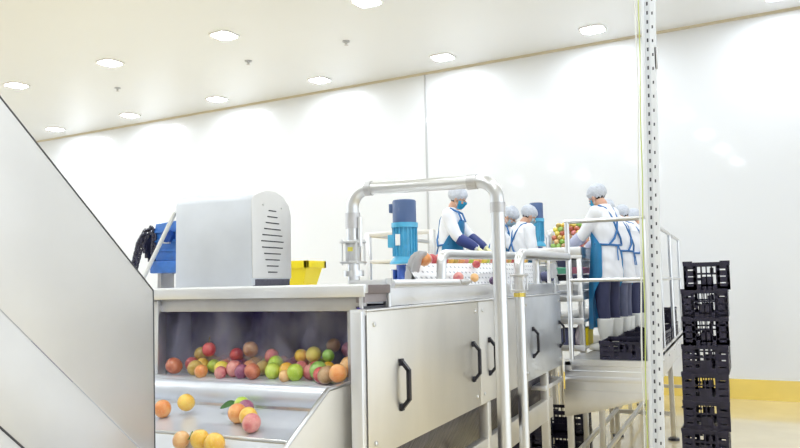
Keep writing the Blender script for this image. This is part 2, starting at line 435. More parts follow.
# chute below
CH0 = (2.62, 1.232); CH1 = (2.315, 1.176)
b = nb(); quad(b, (-3.0, CH0[0], CH0[1]), (-1.505, CH0[0], CH0[1]), (-1.505, CH1[0], CH1[1]), (-3.0, CH1[0], CH1[1]), .006); obj('chute_tray', b, 'wet_white', W)
b = nb(); tube(b, [(-3.0, CH1[0], CH1[1] + .002), (-1.507, CH1[0], CH1[1] + .002)], .008, 12); obj('chute_lip', b, 'chrome', W)
b = nb(); quad(b, (-3.0, CH0[0] + .003, CH0[1]), (-1.505, CH0[0] + .003, CH0[1]), (-1.505, CH0[0] + .003, CH0[1] + .03), (-3.0, CH0[0] + .003, CH0[1] + .03), .004); obj('chute_back_ledge', b, 'steel', W)
def belt(y): return 1.17 + (y - 2.30) * .95
b = nb(); quad(b, (-2.9, 2.30, belt(2.30)), (-1.505, 2.30, belt(2.30)), (-1.505, 2.21, belt(2.21)), (-2.9, 2.21, belt(2.21)), .012); quad(b, (-2.035, 2.21, belt(2.21)), (-1.505, 2.21, belt(2.21)), (-1.505, 1.45, belt(1.45)), (-2.035, 1.45, belt(1.45)), .012); bl = obj('outfeed_belt', b, 'wet_white', W)
b = nb()
for (cx, cy) in ((-1.965, 2.255), (-1.99, 2.235), (-1.955, 2.228), (-1.985, 2.2), (-1.70, 2.262), (-1.69, 2.247), (-1.665, 2.24), (-1.66, 2.262), (-1.72, 2.225), (-1.62, 2.25), (-1.75, 2.24), (-2.01, 2.262)):
    ball(b, (cx, cy, belt(cy) + .008), (.004 + rnd.random() * .003, .006 + rnd.random() * .006, .003), 8, 6)
dr = obj('leaf_crumbs', b, 'dark', bl); dr['kind'] = 'stuff'
# right guard plate
b = nb(); prism(b, [(2.76, 1.34), (2.555, 1.336), (2.25, 1.172), (1.62, .53), (1.62, .40), (2.76, .40)], 'x', -1.503, -1.497, .0015); obj('guard_plate', b, 'guard', W)
b = nb(); tube(b, [(-1.5, 2.75, 1.342), (-1.5, 2.555, 1.338), (-1.5, 2.25, 1.174), (-1.5, 1.62, .532)], .009, 8); obj('guard_edge', b, 'chrome', W)
# bottom: drip tray, lower beams, legs
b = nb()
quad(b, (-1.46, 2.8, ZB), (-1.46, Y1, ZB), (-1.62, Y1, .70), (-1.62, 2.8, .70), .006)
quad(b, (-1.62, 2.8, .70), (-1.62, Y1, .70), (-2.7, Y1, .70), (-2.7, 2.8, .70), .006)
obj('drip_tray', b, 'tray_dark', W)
b = nb(); box(b, -1.45, -1.40, 2.75, 5.98, .66, .82, .004); obj('lower_side_beam', b, 'steel_warm', W)
b = nb(); box(b, -1.52, -1.40, 5.75, 6.38, .895, .93, .003); obj('bracket_beam', b, 'steel', W)
b = nb(); box(b, -2.9, -2.85, 2.75, 5.98, .66, .82, .004); obj('lower_side_beam', b, 'steel_warm', W)
b = nb(); box(b, -2.9, -2.86, 2.76, Y1, .9, 1.72, .004); obj('far_side_panel', b, 'steel', W)
for (x, y) in ((-1.425, 2.85), (-1.425, 4.3), (-1.425, 5.82), (-2.87, 2.85), (-2.87, 5.82)):
    b = nb(); box(b, x - .03, x + .03, y - .03, y + .03, .03, ZB, .004); l = obj('leg', b, 'steel_warm', W)
    b = nb(); tube(b, [(x, y, 0), (x, y, .012), (x, y, .03)], [.05, .05, .02], 16); obj('foot', b, 'black', l)
b = nb()
for x in (-2.9, -1.45): pass
box(b, -2.87, -1.43, 5.80, 5.84, .30, .34); obj('cross_tie', b, 'steel_warm', W)

# motor cover on top of hood: profile in YZ extruded along X
HX0, HX1 = -2.59, -2.115; HY0, HY1 = 2.90, 3.24; HZ0 = 1.775; HZ1 = 2.205
T = thing('motor_cover', 'tall steel motor cover with rounded top and louvred end', 'machine cover', (-2.35, 3.1, 1.757))
prof = [(HY0, 1.758), (HY0, HZ1 - .03), (HY0 + .012, HZ1 - .008), (HY0 + .04, HZ1 + .006), (HY0 + .12, HZ1 + .03), (HY0 + .20, HZ1 + .03), (HY0 + .27, HZ1 + .008), (HY1 - .02, HZ1 - .03), (HY1, HZ1 - .08), (HY1, HZ0 + .005)]
prism(b := nb(), prof, 'x', HX0, HX1 - .006, .004); obj('shell', b, 'foil', T)
prof2 = [(HY0 + .004, HZ0 + .02)] + [(y, z) for y, z in prof[1:-1]] + [(HY1, HZ0 + .02)]
prism(b := nb(), prof2, 'x', HX1 - .006, HX1, .002); e = obj('end_panel', b, 'steel_matt', T)
zs = [2.135 - k * .031 for k in range(11)]; ws = [.045, .06, .08, .10, .12, .135, .125, .10, .085, .07, .055]
for z, w in zip(zs, ws):
    b = nb(); cy = 3.07
    box(b, HX1 - .001, HX1 + .0025, cy - w * .72, cy + w * .72, z - .0028, z + .0028, .001)
    obj('louvre_slot', b, 'hole', e)
b = nb(); tube(b, [(HX1, 2.99, 2.16), (HX1 + .004, 2.99, 2.16)], .005, 8); tube(b, [(HX1, 3.15, 2.155), (HX1 + .004, 3.15, 2.155)], .005, 8); obj('end_screw', b, 'chrome', e)
b = nb(); box(b, HX1 - .02, HX1 - .004, HY0 + .03, HY1 - .01, 1.757, 1.79); obj('vent_gap', b, 'dark', T)

# ------------------------------------------------------------------ tall elevator plate at left
EX = -2.05
E_ = thing('inclined_elevator', 'tall inclined steel elevator with broad plain side plates at washer front', 'elevator', (-2.4, 1.6, 0))
def sheetp(name, pts, x0, x1, m, bev=.0015): prism(b := nb(), pts, 'x', x0, x1, bev); return obj(name, b, m, E_)
sheetp('side_plate', [(2.170, 1.745), (2.193, 1.10), (2.168, 1.109), (.844, 2.328), (.844, 2.965)], EX - .006, EX, 'steel_matt')
sheetp('lower_side_plate', [(2.168, 1.105), (2.193, 1.095), (2.193, .78), (2.109, .797), (.844, 2.012), (.844, 2.324)], EX - .006, EX + .0005, 'steel_matt')
sheetp('bottom_rail_plate', [(2.067, .83), (2.067, .653), (.844, 1.834), (.844, 2.007)], EX - .006, EX + .010, 'steel_matt', .003)
b = nb()
for a, c in (((.844, 2.967), (2.172, 1.747)), ((2.172, 1.747), (2.196, .79))):
    tube(b, [(EX - .002, *a), (EX - .002, *c)], .0038, 8)
obj('edge_seal', b, 'gap', E_, label='thin dark rubber edge strip')
b = nb(); tube(b, [(EX + .010, .844, 2.003), (EX + .010, 2.067, .826)], .0035, 8); obj('rail_edge_strip', b, 'gap', E_)  # thick dark strip along the rail plate's upper edge
b = nb(); tube(b, [(EX + .001, .844, 2.326), (EX + .001, 2.168, 1.107)], .0011, 6); obj('plate_joint', b, 'grey_pl', E_)
sheetp('far_side_plate', [(2.170, 1.745), (2.193, .78), (2.067, .653), (.844, 1.834), (.844, 2.965)], -2.75, -2.744, 'steel_matt')
b = nb(); quad(b, (EX - .01, 2.1, 1.08), (EX - .01, .85, 2.23), (-2.74, .85, 2.23), (-2.74, 2.1, 1.08), .01); obj('elevator_belt', b, 'white_pl', E_)
for (x, y, z) in ((EX - .04, .89, 1.83), (-2.71, .89, 1.83), (EX - .04, 1.94, .80), (-2.71, 1.94, .80)):
    b = nb(); box(b, x - .025, x + .025, y - .025, y + .025, 0, z); obj('leg', b, 'steel_matt', E_)

# ------------------------------------------------------------------ geared motor, chain, strut at far left
G = thing('gear_motor', 'blue gearbox motor with dark sprocket behind the steel motor cover', 'motor', (-2.75, 3.02, 1.757))
gx, gy = -2.72, 3.05
b = nb(); box(b, -2.82, -2.60, 2.96, 3.14, 1.835, 1.90, .006); obj('mounting_plate', b, 'blue_gear', G)
b = nb(); prism(b, [(-2.80, 1.90), (-2.83, 2.0), (-2.80, 2.10), (-2.61, 2.115), (-2.60, 1.90)], 'y', 2.98, 3.16, .008)
for z in (1.95, 2.0, 2.05): box(b, -2.80, -2.62, 2.972, 2.985, z, z + .012)
obj('gearbox', b, 'blue_gear', G)
b = nb(); tube(b, [(-2.70, 2.985, 2.03), (-2.70, 2.95, 2.03)], .035, 16); obj('bearing_cap', b, 'blue_dk', G)
b = nb(); box(b, -2.725, -2.69, 2.955, 2.975, 1.99, 2.045, .002); obj('rating_plate', b, 'label', G, label='white rating plate')
b = nb()
for k in range(18):
    a = 2 * PI * k / 18; box(b, -2.868, -2.852, 3.05 + .085 * math.cos(a) - .012, 3.05 + .085 * math.cos(a) + .012, 1.985 + .085 * math.sin(a) - .012, 1.985 + .085 * math.sin(a) + .012)
tube(b, [(-2.87, 3.05, 1.985), (-2.85, 3.05, 1.985)], .085, 24); tube(b, [(-2.87, 3.05, 1.985), (-2.80, 3.05, 1.985)], .025, 12)
obj('sprocket', b, 'dark', G)
for x in (-2.79, -2.64):
    b = nb(); box(b, x - .012, x + .012, 3.0, 3.1, 1.757, 1.84); obj('leg', b, 'steel_dull', G)
def chain(bm, path, pitch=.022, r=.0045):
    pts = [V(p) for p in path]; L = [0]
    for a, c in zip(pts, pts[1:]): L.append(L[-1] + (c - a).length)
    n = int(L[-1] / pitch)
    for i in range(n):
        s = (i + .5) * pitch; k = max(j for j in range(len(L) - 1) if L[j] <= s)
        t = (pts[k + 1] - pts[k]).normalized(); c = pts[k] + t * (s - L[k])
        side = V((1, 0, 0)) if i % 2 else V((0, 1, 0))
        side = (side - t * side.dot(t)).normalized() if abs(side.dot(t)) < .95 else V((0, 0, 1))
        ring = [c + t * math.cos(2 * PI * q / 10) * pitch * .78 + side * math.sin(2 * PI * q / 10) * pitch * .42 for q in range(10)]
        tube(bm, ring + [ring[0]], r, 6, False)
arc = [(-2.835, 2.99 - .02 * math.cos(a), 2.03 + .06 * math.sin(a)) for a in (0, .5, 1, 1.5)]
b = nb(); chain(b, [(-2.955, 2.94, 1.70), (-2.92, 2.94, 1.87), (-2.885, 2.945, 2.0), (-2.85, 2.955, 2.06), (-2.82, 2.97, 2.075), (-2.80, 2.97, 2.03), (-2.81, 2.97, 1.93)], .024, .0062)
chain(b, [(-2.945, 2.955, 1.70), (-2.91, 2.955, 1.87), (-2.875, 2.96, 1.99), (-2.84, 2.97, 2.04)], .024, .0055)
tag(obj('drive_chain', b, 'dark'), 'dark thick link chain looping over the blue motor sprocket', 'chain')
b = nb(); chain(b, [(-2.745, 2.735, 1.62), (-2.745, 2.735, 1.84)], .019, .0042)
tag(obj('hanging_chain', b, 'steel_dull'), 'thin grey link chain hanging in front of the hood lip', 'chain')
b = nb(); 
tube(b, [(-2.868, 2.93, 1.757), (-2.62, 2.93, 2.15)], .011, 8)
tag(obj('brace_bar', b, 'label'), 'slanted pale bar leaning across the blue gearbox', 'bar')

# yellow crate on the machine top
T = thing('yellow_tray', 'shallow yellow plastic tray on the machine behind the motor cover', 'tray', (-2.6, 4.1, 1.757))
b = nb()
for (f, z0, z1) in ((0, 1.76, 1.765),): box(b, -2.84, -2.52, 3.97,4.13, z0, z1)
for a, c in (((-2.86, 3.95), (-2.47, 3.95)), ((-2.47, 3.95), (-2.47, 4.15)), ((-2.47, 4.15), (-2.86, 4.15)), ((-2.86, 4.15), (-2.86, 3.95))):
    def ins(p): return (-2.665 + (p[0] + 2.665) * .82, 4.05 + (p[1] - 4.05) * .82)
    a2, c2 = ins(a), ins(c); quad(b, (*a2, 1.76), (*c2, 1.76), (*c, 1.875), (*a, 1.875), .006)
obj('tray_shell', b, 'yellow', T)
b = nb()
for (x0, x1, y0, y1) in ((-2.88, -2.45, 3.93, 3.955), (-2.88, -2.45, 4.145, 4.17), (-2.88, -2.855, 3.93, 4.17), (-2.475, -2.45, 3.93, 4.17)): box(b, x0, x1, y0, y1, 1.868, 1.915, .003)
obj('rim', b, 'yellow', T)

# ------------------------------------------------------------------ blue pump motors
def pump_motor(x, y, zb, ztop, r, label, group='blue vertical motors'):
    """vertical motor, base flange at zb, top at ztop"""
    t = thing('vertical_motor', label, 'motor', (x, y, zb), 0, group); h = ztop - zb; q = r / .09
    z = lambda f: zb + h * f
    b = nb(); tube(b, [(x, y, z(.73)), (x, y, z(.985)), (x, y, z(1))], [r * .94, r * .94, r * .88], 28)
    box(b, x - r * 1.25, x - r * .8, y - r * .25, y + r * .25, z(.86), z(.965), .004); obj('fan_cap', b, 'blue_cap', t, label='dark navy fan cap')
    b = nb(); tube(b, [(x, y, z(.33)), (x, y, z(.69))], r * .86, 28)
    for k in range(20):
        a = 2 * PI * k / 20; c, s = math.cos(a), math.sin(a)
        quad(b, (x + c * r * .84, y + s * r * .84, z(.35)), (x + c * r * 1.0, y + s * r * 1.0, z(.35)), (x + c * r * 1.0, y + s * r * 1.0, z(.68)), (x + c * r * .84, y + s * r * .84, z(.68)), .004)
    tube(b, [(x, y, z(.68)), (x, y, z(.735))], r * 1.06, 28); obj('stator_body', b, 'blue_lt', t)
    b = nb(); box(b, x - r * 1.2, x - r * .5, y - r * .7, y + r * .2, z(.45), z(.60), .006); obj('terminal_box', b, 'blue_lt', t)
    b = nb(); box(b, x - r * .35, x + r * .05, y - r * 1.05, y - r * .98, z(.47), z(.60), .001); obj('rating_plate', b, 'label', t, label='white rating plate')
    b = nb(); tube(b, [(x, y, z(.26)), (x, y, z(.28)), (x, y, z(.34))], [r * 1.22, r * 1.22, r * .9], 28); obj('flange', b, 'blue_lt', t)
    b = nb(); tube(b, [(x, y, z(0)), (x, y, z(.05)), (x, y, z(.10)), (x, y, z(.25))], [r * .9, r * .9, r * .72, r * .72], 24)
    for s in (-1, 1): box(b, x + s * r * .85 - r * .2, x + s * r * .85 + r * .2, y - r * .5, y + r * .3, z(.03), z(.2), .005)
    obj('lantern_housing', b, 'blue_dk', t)
    for s in (-.55, .45):
        b = nb(); box(b, x + s * r * 1.4 - .010 * q, x + s * r * 1.4 + .010 * q, y - r * 1.0, y - r * .9, z(.08), z(.19), .001); obj('tag', b, 'label', t)
    return t
pump_motor(-2.07, 4.6, 1.735, 2.335, .088, 'blue vertical motor with navy cap standing on the washer top')

# ------------------------------------------------------------------ water pipes
def coupling(t, x, y, z, s=1.):
    b = nb()
    for dz in (-.055, .055): box(b, x - .055 * s, x + .055 * s, y - .055 * s, y + .055 * s, z + dz * s - .007, z + dz * s + .007, .003)
    box(b, x - .033 * s, x + .033 * s, y - .033 * s, y + .033 * s, z - .05 * s, z + .05 * s, .006)
    for i in (-1, 1):
        for j in (-1, 1): tube(b, [(x + i * .045 * s, y + j * .045 * s, z - .07 * s), (x + i * .045 * s, y + j * .045 * s, z + .07 * s)], .006, 6)
    return obj('valve_block', b, 'chrome', t)
P1 = thing('arched_water_pipe', 'big stainless pipe arch rising from the washer top and down to the floor', 'pipe', (-1.06, 3.5, 0))
py = 3.5
b = nb(); path = bend([(-1.885, py, 1.735), (-1.885, py, 2.275), (-1.062, py, 2.262), (-1.062, py, .0)], .10, 8); tube(b, path, .034, 20); obj('pipe_run', b, 'chrome', P1)
for (a, c, r) in (((-1.885, py, 2.06), (-1.885, py, 2.145), .041), ((-1.80, py, 2.2738), (-1.765, py, 2.2733), .040), ((-1.215, py, 2.2644), (-1.165, py, 2.2636), .039), ((-1.062, py, 2.10), (-1.062, py, 2.15), .0385)):
    b = nb(); tube(b, [a, c], r, 20); obj('collar', b, 'steel_dull', P1)
b = nb(); tube(b, [(-1.837, py - .01, 1.96), (-1.837, py - .01, 2.12)], .013, 10); obj('sensor_tube', b, 'steel', P1)
v_ = coupling(P1, -1.885, py, 1.93); b = nb(); box(b, -1.90, -1.87, py - .0365, py - .033, 1.935, 1.958); obj('tag', b, 'yellow_lab', v_)
b = nb(); tube(b, [(-1.885, py, 1.80), (-1.885, py, 1.83)], .058, 20); tube(b, [(-1.885, py, 1.735), (-1.885, py, 1.75)], .058, 20); obj('flange', b, 'chrome', P1)
b = nb(); tube(b, [(-1.062, py, 0), (-1.062, py, .012)], .07, 20); obj('floor_flange', b, 'chrome', P1)

P2 = thing('drain_standpipe', 'stainless standpipe with elbow beside the middle doors, brass valve on it', 'pipe', (-1.27, 4.63, 0))
b = nb(); path = bend([(-1.275, 4.63, 0), (-1.275, 4.63, 1.935), (-1.285, 6.2, 1.955)], .10, 8); tube(b, path, .033, 20); obj('pipe_run', b, 'chrome', P2)
coupling(P2, -1.275, 4.63, 1.745, .9)
b = nb(); tube(b, [(-1.275, 4.63, 1.655), (-1.275, 4.63, 1.682)], .040, 6); tube(b, [(-1.275, 4.60, 1.668), (-1.275, 4.56, 1.668)], .012, 8); obj('brass_nut', b, 'brass', P2, label='yellow brass nut')
b = nb(); tube(b, [(-1.275, 4.63, 0), (-1.275, 4.63, .012)], .07, 20); obj('floor_flange', b, 'chrome', P2)

b = nb(); box(b, -1.46, -1.43, 6.19, 6.205, 1.74, 1.95, .003); box(b, -1.46, -1.27, 6.19, 6.205, 1.925, 1.955, .003); obj('end_bracket', b, 'steel', P2)
b = nb(); tube(b, [(-1.40, 6.17, 1.78), (-1.40, 6.17, 1.90)], .026, 18); obj('roller_cap', b, 'grey_pl', P2)
P3 = thing('conveyor_guard_pipe', 'bent steel pipe running along the perforated conveyor edge', 'pipe', (-1.58, 4.1, 1.735))
b = nb(); path = bend([(-1.58, 4.02, 1.735), (-1.58, 4.04, 1.925), (-1.58, 6.3, 1.975), (-1.58, 6.3, 1.735)], .07, 7); tube(b, path, .030, 18); obj('pipe_run', b, 'chrome', P3)
b = nb(); tube(b, [(-1.58, 4.02, 1.735), (-1.58, 4.02, 1.75)], .045, 16); obj('flange', b, 'chrome', P3)

# ------------------------------------------------------------------ perforated conveyor on the washer
K = thing('perforated_conveyor', 'white perforated conveyor tray on top of the washer carrying fruit', 'conveyor', (-1.9, 5.3, 1.735))
def kt(y): return 1.872 + (y - 4.0) * .021
ys = [3.90, 6.85]
b = nb(); quad(b, (-1.66, ys[0], 1.738), (-1.66, ys[1], 1.738), (-1.75, ys[1], kt(ys[1])), (-1.75, ys[0], kt(ys[0])), .004); obj('perforated_side', b, 'perf', K)
b = nb(); quad(b, (-1.75, ys[0], kt(ys[0]) - .012), (-1.75, ys[1], kt(ys[1]) - .012), (-1.95, ys[1], kt(ys[1]) - .012), (-1.95, 4.75, kt(4.7) - .012), .008); obj('belt_surface', b, 'perf', K)
b = nb(); quad(b, (-1.95, 4.75, 1.738), (-1.95, ys[1], 1.738), (-1.95, ys[1], kt(ys[1]) + .03), (-1.95, 4.75, kt(4.7) + .0), .006); obj('far_side_wall', b, 'steel', K)
b = nb()
prof = [(-1.765, 1.738), (-1.76, 1.82), (-1.735, 1.895), (-1.70, 1.935), (-1.665, 1.945), (-1.665, 1.925), (-1.695, 1.90), (-1.715, 1.84), (-1.72, 1.738)]
prism(b, prof, 'y', 3.90, 4.02, .003); obj('curved_end_plate', b, 'steel_dull', K)
b = nb(); quad(b, (-1.75, 3.9, 1.738), (-1.95, 4.75, 1.738), (-1.95, 4.75, kt(4.7) - .01), (-1.75, 3.9, kt(3.9) - .01), .006); obj('end_plate', b, 'grey_pl', K)
b = nb(); tube(b, [(-1.62, 6.88, 1.80), (-1.95, 6.88, 1.80)], .06, 20); obj('end_roller', b, 'dark', K)
b = nb(); box(b, -1.648, -1.633, 6.55, 6.95, 1.74, 1.90, .004); obj('end_bracket', b, 'steel', K)
b = nb(); tube(b, [(-1.633, 6.72, 1.80), (-1.53, 6.72, 1.80)], .045, 18); obj('bearing_housing', b, 'navy_pl', K)
for (y0_, x) in ((3.95, -1.7), (5.3, -1.7), (6.3, -1.7)): pass
for x in (-1.66, -1.93):
    b = nb(); box(b, x - .02, x + .02, 6.74, 6.80, 0, 1.74); obj('leg', b, 'steel_matt', K)

# ------------------------------------------------------------------ fruit
def fruit_mesh(name, r, el=1.1, seg=24):
    b = nb(); vs = ball(b, (0, 0, 0), (r, r, r * el), seg, seg // 2 + 2)
    for v in vs:
        h = v.co.z / (r * el); rad = math.hypot(v.co.x, v.co.y) / r
        if rad < .35: v.co.z -= math.copysign((.35 - rad) * .28 * r, h)
        v.co.x *= 1 + .03 * h; v.co.y *= 1 + .03 * h
    me = bpy.data.meshes.new(name); b.to_mesh(me); b.free()
    for p in me.polygons: p.use_smooth = True
    return me
FM = {}
for cn, m_ in FR.items():
    me = fruit_mesh('fruit', .035, 1.08); me.materials.append(m_); FM[cn] = me
def fruit(x, y, z, col, label, group, r=.035, tilt=None, stem=False, leaf=None):
    o = bpy.data.objects.new('plum', FM[col]); COL.objects.link(o)
    s = r / .035; o.scale = (s, s, s); o.location = (x, y, z)
    o.rotation_euler = tilt if tilt else (rnd.uniform(-1, 1), rnd.uniform(-1, 1), rnd.uniform(0, 6))
    tag(o, label, 'fruit', group)
    if stem:
        b = nb(); tube(b, [(0, 0, .034), (.002, 0, .05), (.008, 0, .068)], [.0022, .002, .0025], 6)
        q = obj('stem', b, 'stem'); q.parent = o
    if leaf:
        b = nb(); n = 10; L = leaf; rings = []
        for k in range(n + 1):
            f = k / n; w = .019 * math.sin(PI * min(1, f * .97 + .03)) ** .7
            c = V((-.02 - L * f * .93, 0, .012 - L * f * .42 + .012 * math.sin(f * PI)))
            rings.append((b.verts.new(c + V((0, -w, .003))), b.verts.new(c), b.verts.new(c + V((0, w, .003)))))
        for A, B in zip(rings, rings[1:]):
            b.faces.new((A[0], A[1], B[1], B[0])); b.faces.new((A[1], A[2], B[2], B[1]))
        bmesh.ops.solidify(b, geom=b.faces[:], thickness=.0012)
        q = obj('leaf', b, 'leaf'); q.parent = o; q.rotation_euler = (.8, 0, 0)
    return o
GR = 'fruit riding on the roller edge'
zr = 1.372
rows = [  # x, y, dz, colour, label, r, extra
 (-2.507, 2.80, .002, 'rust red', 'large rust red fruit at the left end of the roller row', .039),
 (-2.378, 2.80, 0, 'ochre', 'ochre yellow fruit with brown blotch, second along the roller row', .035),
 (-2.312, 2.765, -.007, 'orange', 'orange fruit on the rollers below the stemmed red fruit', .031),
 (-2.335, 2.85, .085, 'red', 'red fruit with a stem perched above the orange one', .033, 'stem'),
 (-2.225, 2.81, -.002, 'yellow', 'bright yellow fruit between the orange and pink ones on the rollers', .036),
 (-2.198, 2.765, -.008, 'pink', 'small pink speckled fruit just right of the bright yellow one', .029),
 (-2.140, 2.79, .002, 'pink', 'larger pink fruit under the brown one perched on the row', .037),
 (-2.085, 2.775, -.004, 'purple', 'purple fruit right of the larger pink one on the rollers', .033),
 (-2.105, 2.87, .085, 'brown', 'reddish brown fruit perched on top of the roller row', .036),
 (-2.018, 2.765, -.003, 'rust red', 'shiny rust red fruit left of the lime green pair', .036),
 (-1.965, 2.87, .024, 'lime green', 'lime green fruit partly hidden behind the rust red one', .035),
 (-1.925, 2.79, -.002, 'lime green', 'bright lime green fruit at the centre of the roller row', .036),
 (-1.862, 2.81, .002, 'golden yellow', 'golden yellow fruit between the two large lime green ones', .035),
 (-1.842, 2.76, -.008, 'apricot', 'small pale apricot fruit touching a lime green one', .026),
 (-1.795, 2.775, -.003, 'lime green', 'tall lime green fruit right of the golden yellow one', .037),
 (-1.862, 2.93, .060, 'golden yellow', 'golden fruit perched behind the centre, left of the yellow one', .031),
 (-1.795, 2.93, .062, 'yellow', 'yellow fruit perched behind the tall lime green one', .036),
 (-1.745, 2.82, -.003, 'pink', 'pale pink fruit squeezed behind the tall lime green one', .034),
 (-1.692, 2.80, .004, 'green', 'green fruit lying left of the coral red one', .039),
 (-1.698, 2.90, .070, 'green', 'small green fruit perched above the larger green one', .028),
 (-1.740, 3.02, .100, 'brown', 'brown fruit perched far back above the green ones', .033),
 (-1.650, 2.755, -.006, 'red', 'coral red fruit between the green and the tan ones', .035),
 (-1.640, 2.99, .086, 'purple', 'dusky purple fruit far back left of the brown heap top', .034),
 (-1.585, 2.99, .092, 'brown', 'dusky brown fruit far back, topmost above the tan one', .037),
 (-1.612, 2.735, -.004, 'tan speckled', 'tan speckled fruit at the front edge of the roller', .038),
 (-1.575, 2.84, .012, 'apricot', 'pale apricot fruit behind the tan speckled one', .036),
 (-1.535, 2.80, .022, 'apricot', 'largest apricot fruit near the right end of the row', .042),
 (-1.515, 2.90, .040, 'golden yellow', 'golden fruit behind the largest apricot one', .036),
]
for q in rows:
    x, y, dz, c, lab, r = q[:6]
    if x > -1.56: x = min(x, -1.52 - 0)
    fruit(x, y, zr + dz + (r - .035), c, lab, GR, r, stem=len(q) > 6, tilt=(.15, .1, 0) if len(q) > 6 else None)
fruit(-1.535, 2.70, 1.384, 'orange', 'big orange fruit resting on the roller beside the guard plate', GR, .039)
# further fruit behind the front row: pile up on the rollers
GB = 'fruit massed behind the front row on the rollers'
cols = ['red', 'rust red', 'ochre', 'pink', 'lime green', 'orange', 'brown', 'golden yellow', 'purple', 'tan speckled']
k = 0
for row, (yy, z) in enumerate(((2.885, 1.374), (2.965, 1.377), (3.045, 1.375), (2.92, 1.425))):
    for i in range(14 if row < 3 else 9):
        x = -2.47 + i * (.071 if row < 3 else .105) + rnd.uniform(-.006, .006) + (.03 if row % 2 else 0)
        if x > -1.53: continue
        c = cols[(k * 7 + row) % len(cols)] if row != 3 else ['ochre', 'brown', 'red', 'rust red', 'pink', 'ochre', 'tan speckled'][i % 7]; k += 1
        if row == 3 and any(abs(x - q[0]) < .055 and q[1] > 2.84 and q[2] > .05 for q in rows): continue
        if row < 1 and any(abs(x - q[0]) < .06 and q[1] > 2.83 and q[2] < .05 for q in rows): continue
        if row in (1, 2) and any(abs(x - q[0]) < .05 and q[1] > 2.95 for q in rows): continue
        fruit(x, yy + rnd.uniform(-.006, .006), z + rnd.uniform(-.002, .004), c, f'{c} fruit in the mass behind the front row on the rollers', GB, .033)
# chute and belt fruit
def tray_z(y): return CH1[1] + (y - CH1[0]) / (CH0[0] - CH1[0]) * (CH0[1] - CH1[1]) + .004
GC = 'fruit tumbling down the chute'
fruit(-2.255, 2.45, tray_z(2.45) + .036, 'orange', 'orange fruit in the chute at the left plate edge', GC, .036)
fruit(-2.170, 2.50, tray_z(2.50) + .050, 'golden yellow', 'golden orange fruit dropping below the roller at left', GC, .036)
fruit(-1.920, 2.555, tray_z(2.555) + .033, 'lime green', 'lime green fruit with a long leaf in the chute', GC, .033, tilt=(0, 0, .25), leaf=.10)
fruit(-1.873, 2.52, tray_z(2.52) + .034, 'purple', 'purple fruit touching the leafy lime green one in the chute', GC, .034)
fruit(-1.862, 2.45, tray_z(2.45) + .038, 'orange', 'orange fruit in the chute below the purple one', GC, .039)
fruit(-1.790, 2.425, tray_z(2.425) + .038, 'golden yellow', 'golden yellow fruit in the middle of the chute cluster', GC, .037)
fruit(-1.735, 2.37, tray_z(2.37) + .036, 'pink', 'crimson pink fruit at the chute lip', GC, .036)
GD = 'fruit on the lower belt at the bottom'
fruit(-1.973, 2.245, belt(2.245) + .052, 'apricot', 'pale apricot fruit on the lower belt, leftmost of three', GD, .033)
o = fruit(-1.887, 2.250, belt(2.250) + .055, 'golden yellow', 'oblong golden fruit on the lower belt, middle of three', GD, .036, tilt=(0, 0, 0), leaf=.03); 
fruit(-1.812, 2.245, belt(2.245) + .052, 'golden yellow', 'round golden fruit on the lower belt, rightmost of three', GD, .038)

# fruit on the perforated conveyor
GK = 'fruit on the perforated conveyor'
fruit(-1.705, 4.07, kt(4.0) + .028, 'orange', 'orange pink fruit at the near corner of the perforated conveyor', GK, .042)
cc = ['golden yellow', 'ochre', 'pink', 'red', 'pink', 'red', 'golden yellow', 'ochre', 'orange', 'pink', 'lime green', 'golden yellow', 'orange', 'yellow', 'lime green', 'pink', 'lime green', 'yellow', 'golden yellow', 'orange', 'ochre', 'red', 'pink', 'red', 'orange']
y = 4.12; i = 0
while y < 6.8:
    c = cc[i % len(cc)]; fruit(-1.79 + rnd.uniform(-.008, .008), y, kt(y) - .008 + .036, c, f'{c} fruit in the line along the perforated conveyor edge', GK, .036); i += 1; y += rnd.uniform(.085, .12)
for i in range(14):
    c = rnd.choice(cols); yy = 4.9 + i * .13; fruit(-1.885 + rnd.uniform(-.012, .012), yy, kt(yy) - .008 + .036, c, f'{c} fruit lying further in on the perforated conveyor', 'fruit lying further in on the conveyor', .036)
for (x, y, z, c, lab, r) in ((-1.632, 4.46, 1.79, 'pink', 'magenta pink fruit lying low on the perforated plate near the bent pipe', .033),
                        (-1.70, 5.03, 1.885, 'red', 'red fruit on the perforated plate left of the tall arch pipe', .028),
                        (-1.66, 5.50, 1.86, 'dark plum', 'dark plum fruit on the perforated plate behind the standpipe elbow', .038),
                        (-1.62, 5.17, 1.765, 'dark plum', 'dark plum fruit low on the plate right of the arch pipe', .030),
                        ):
    fruit(x, y, z, c, lab, GK, r)
fruit(-1.445, 4.235, 1.783, 'apricot', 'small apricot fruit on the machine ledge beside the spray rod', GK, .026)

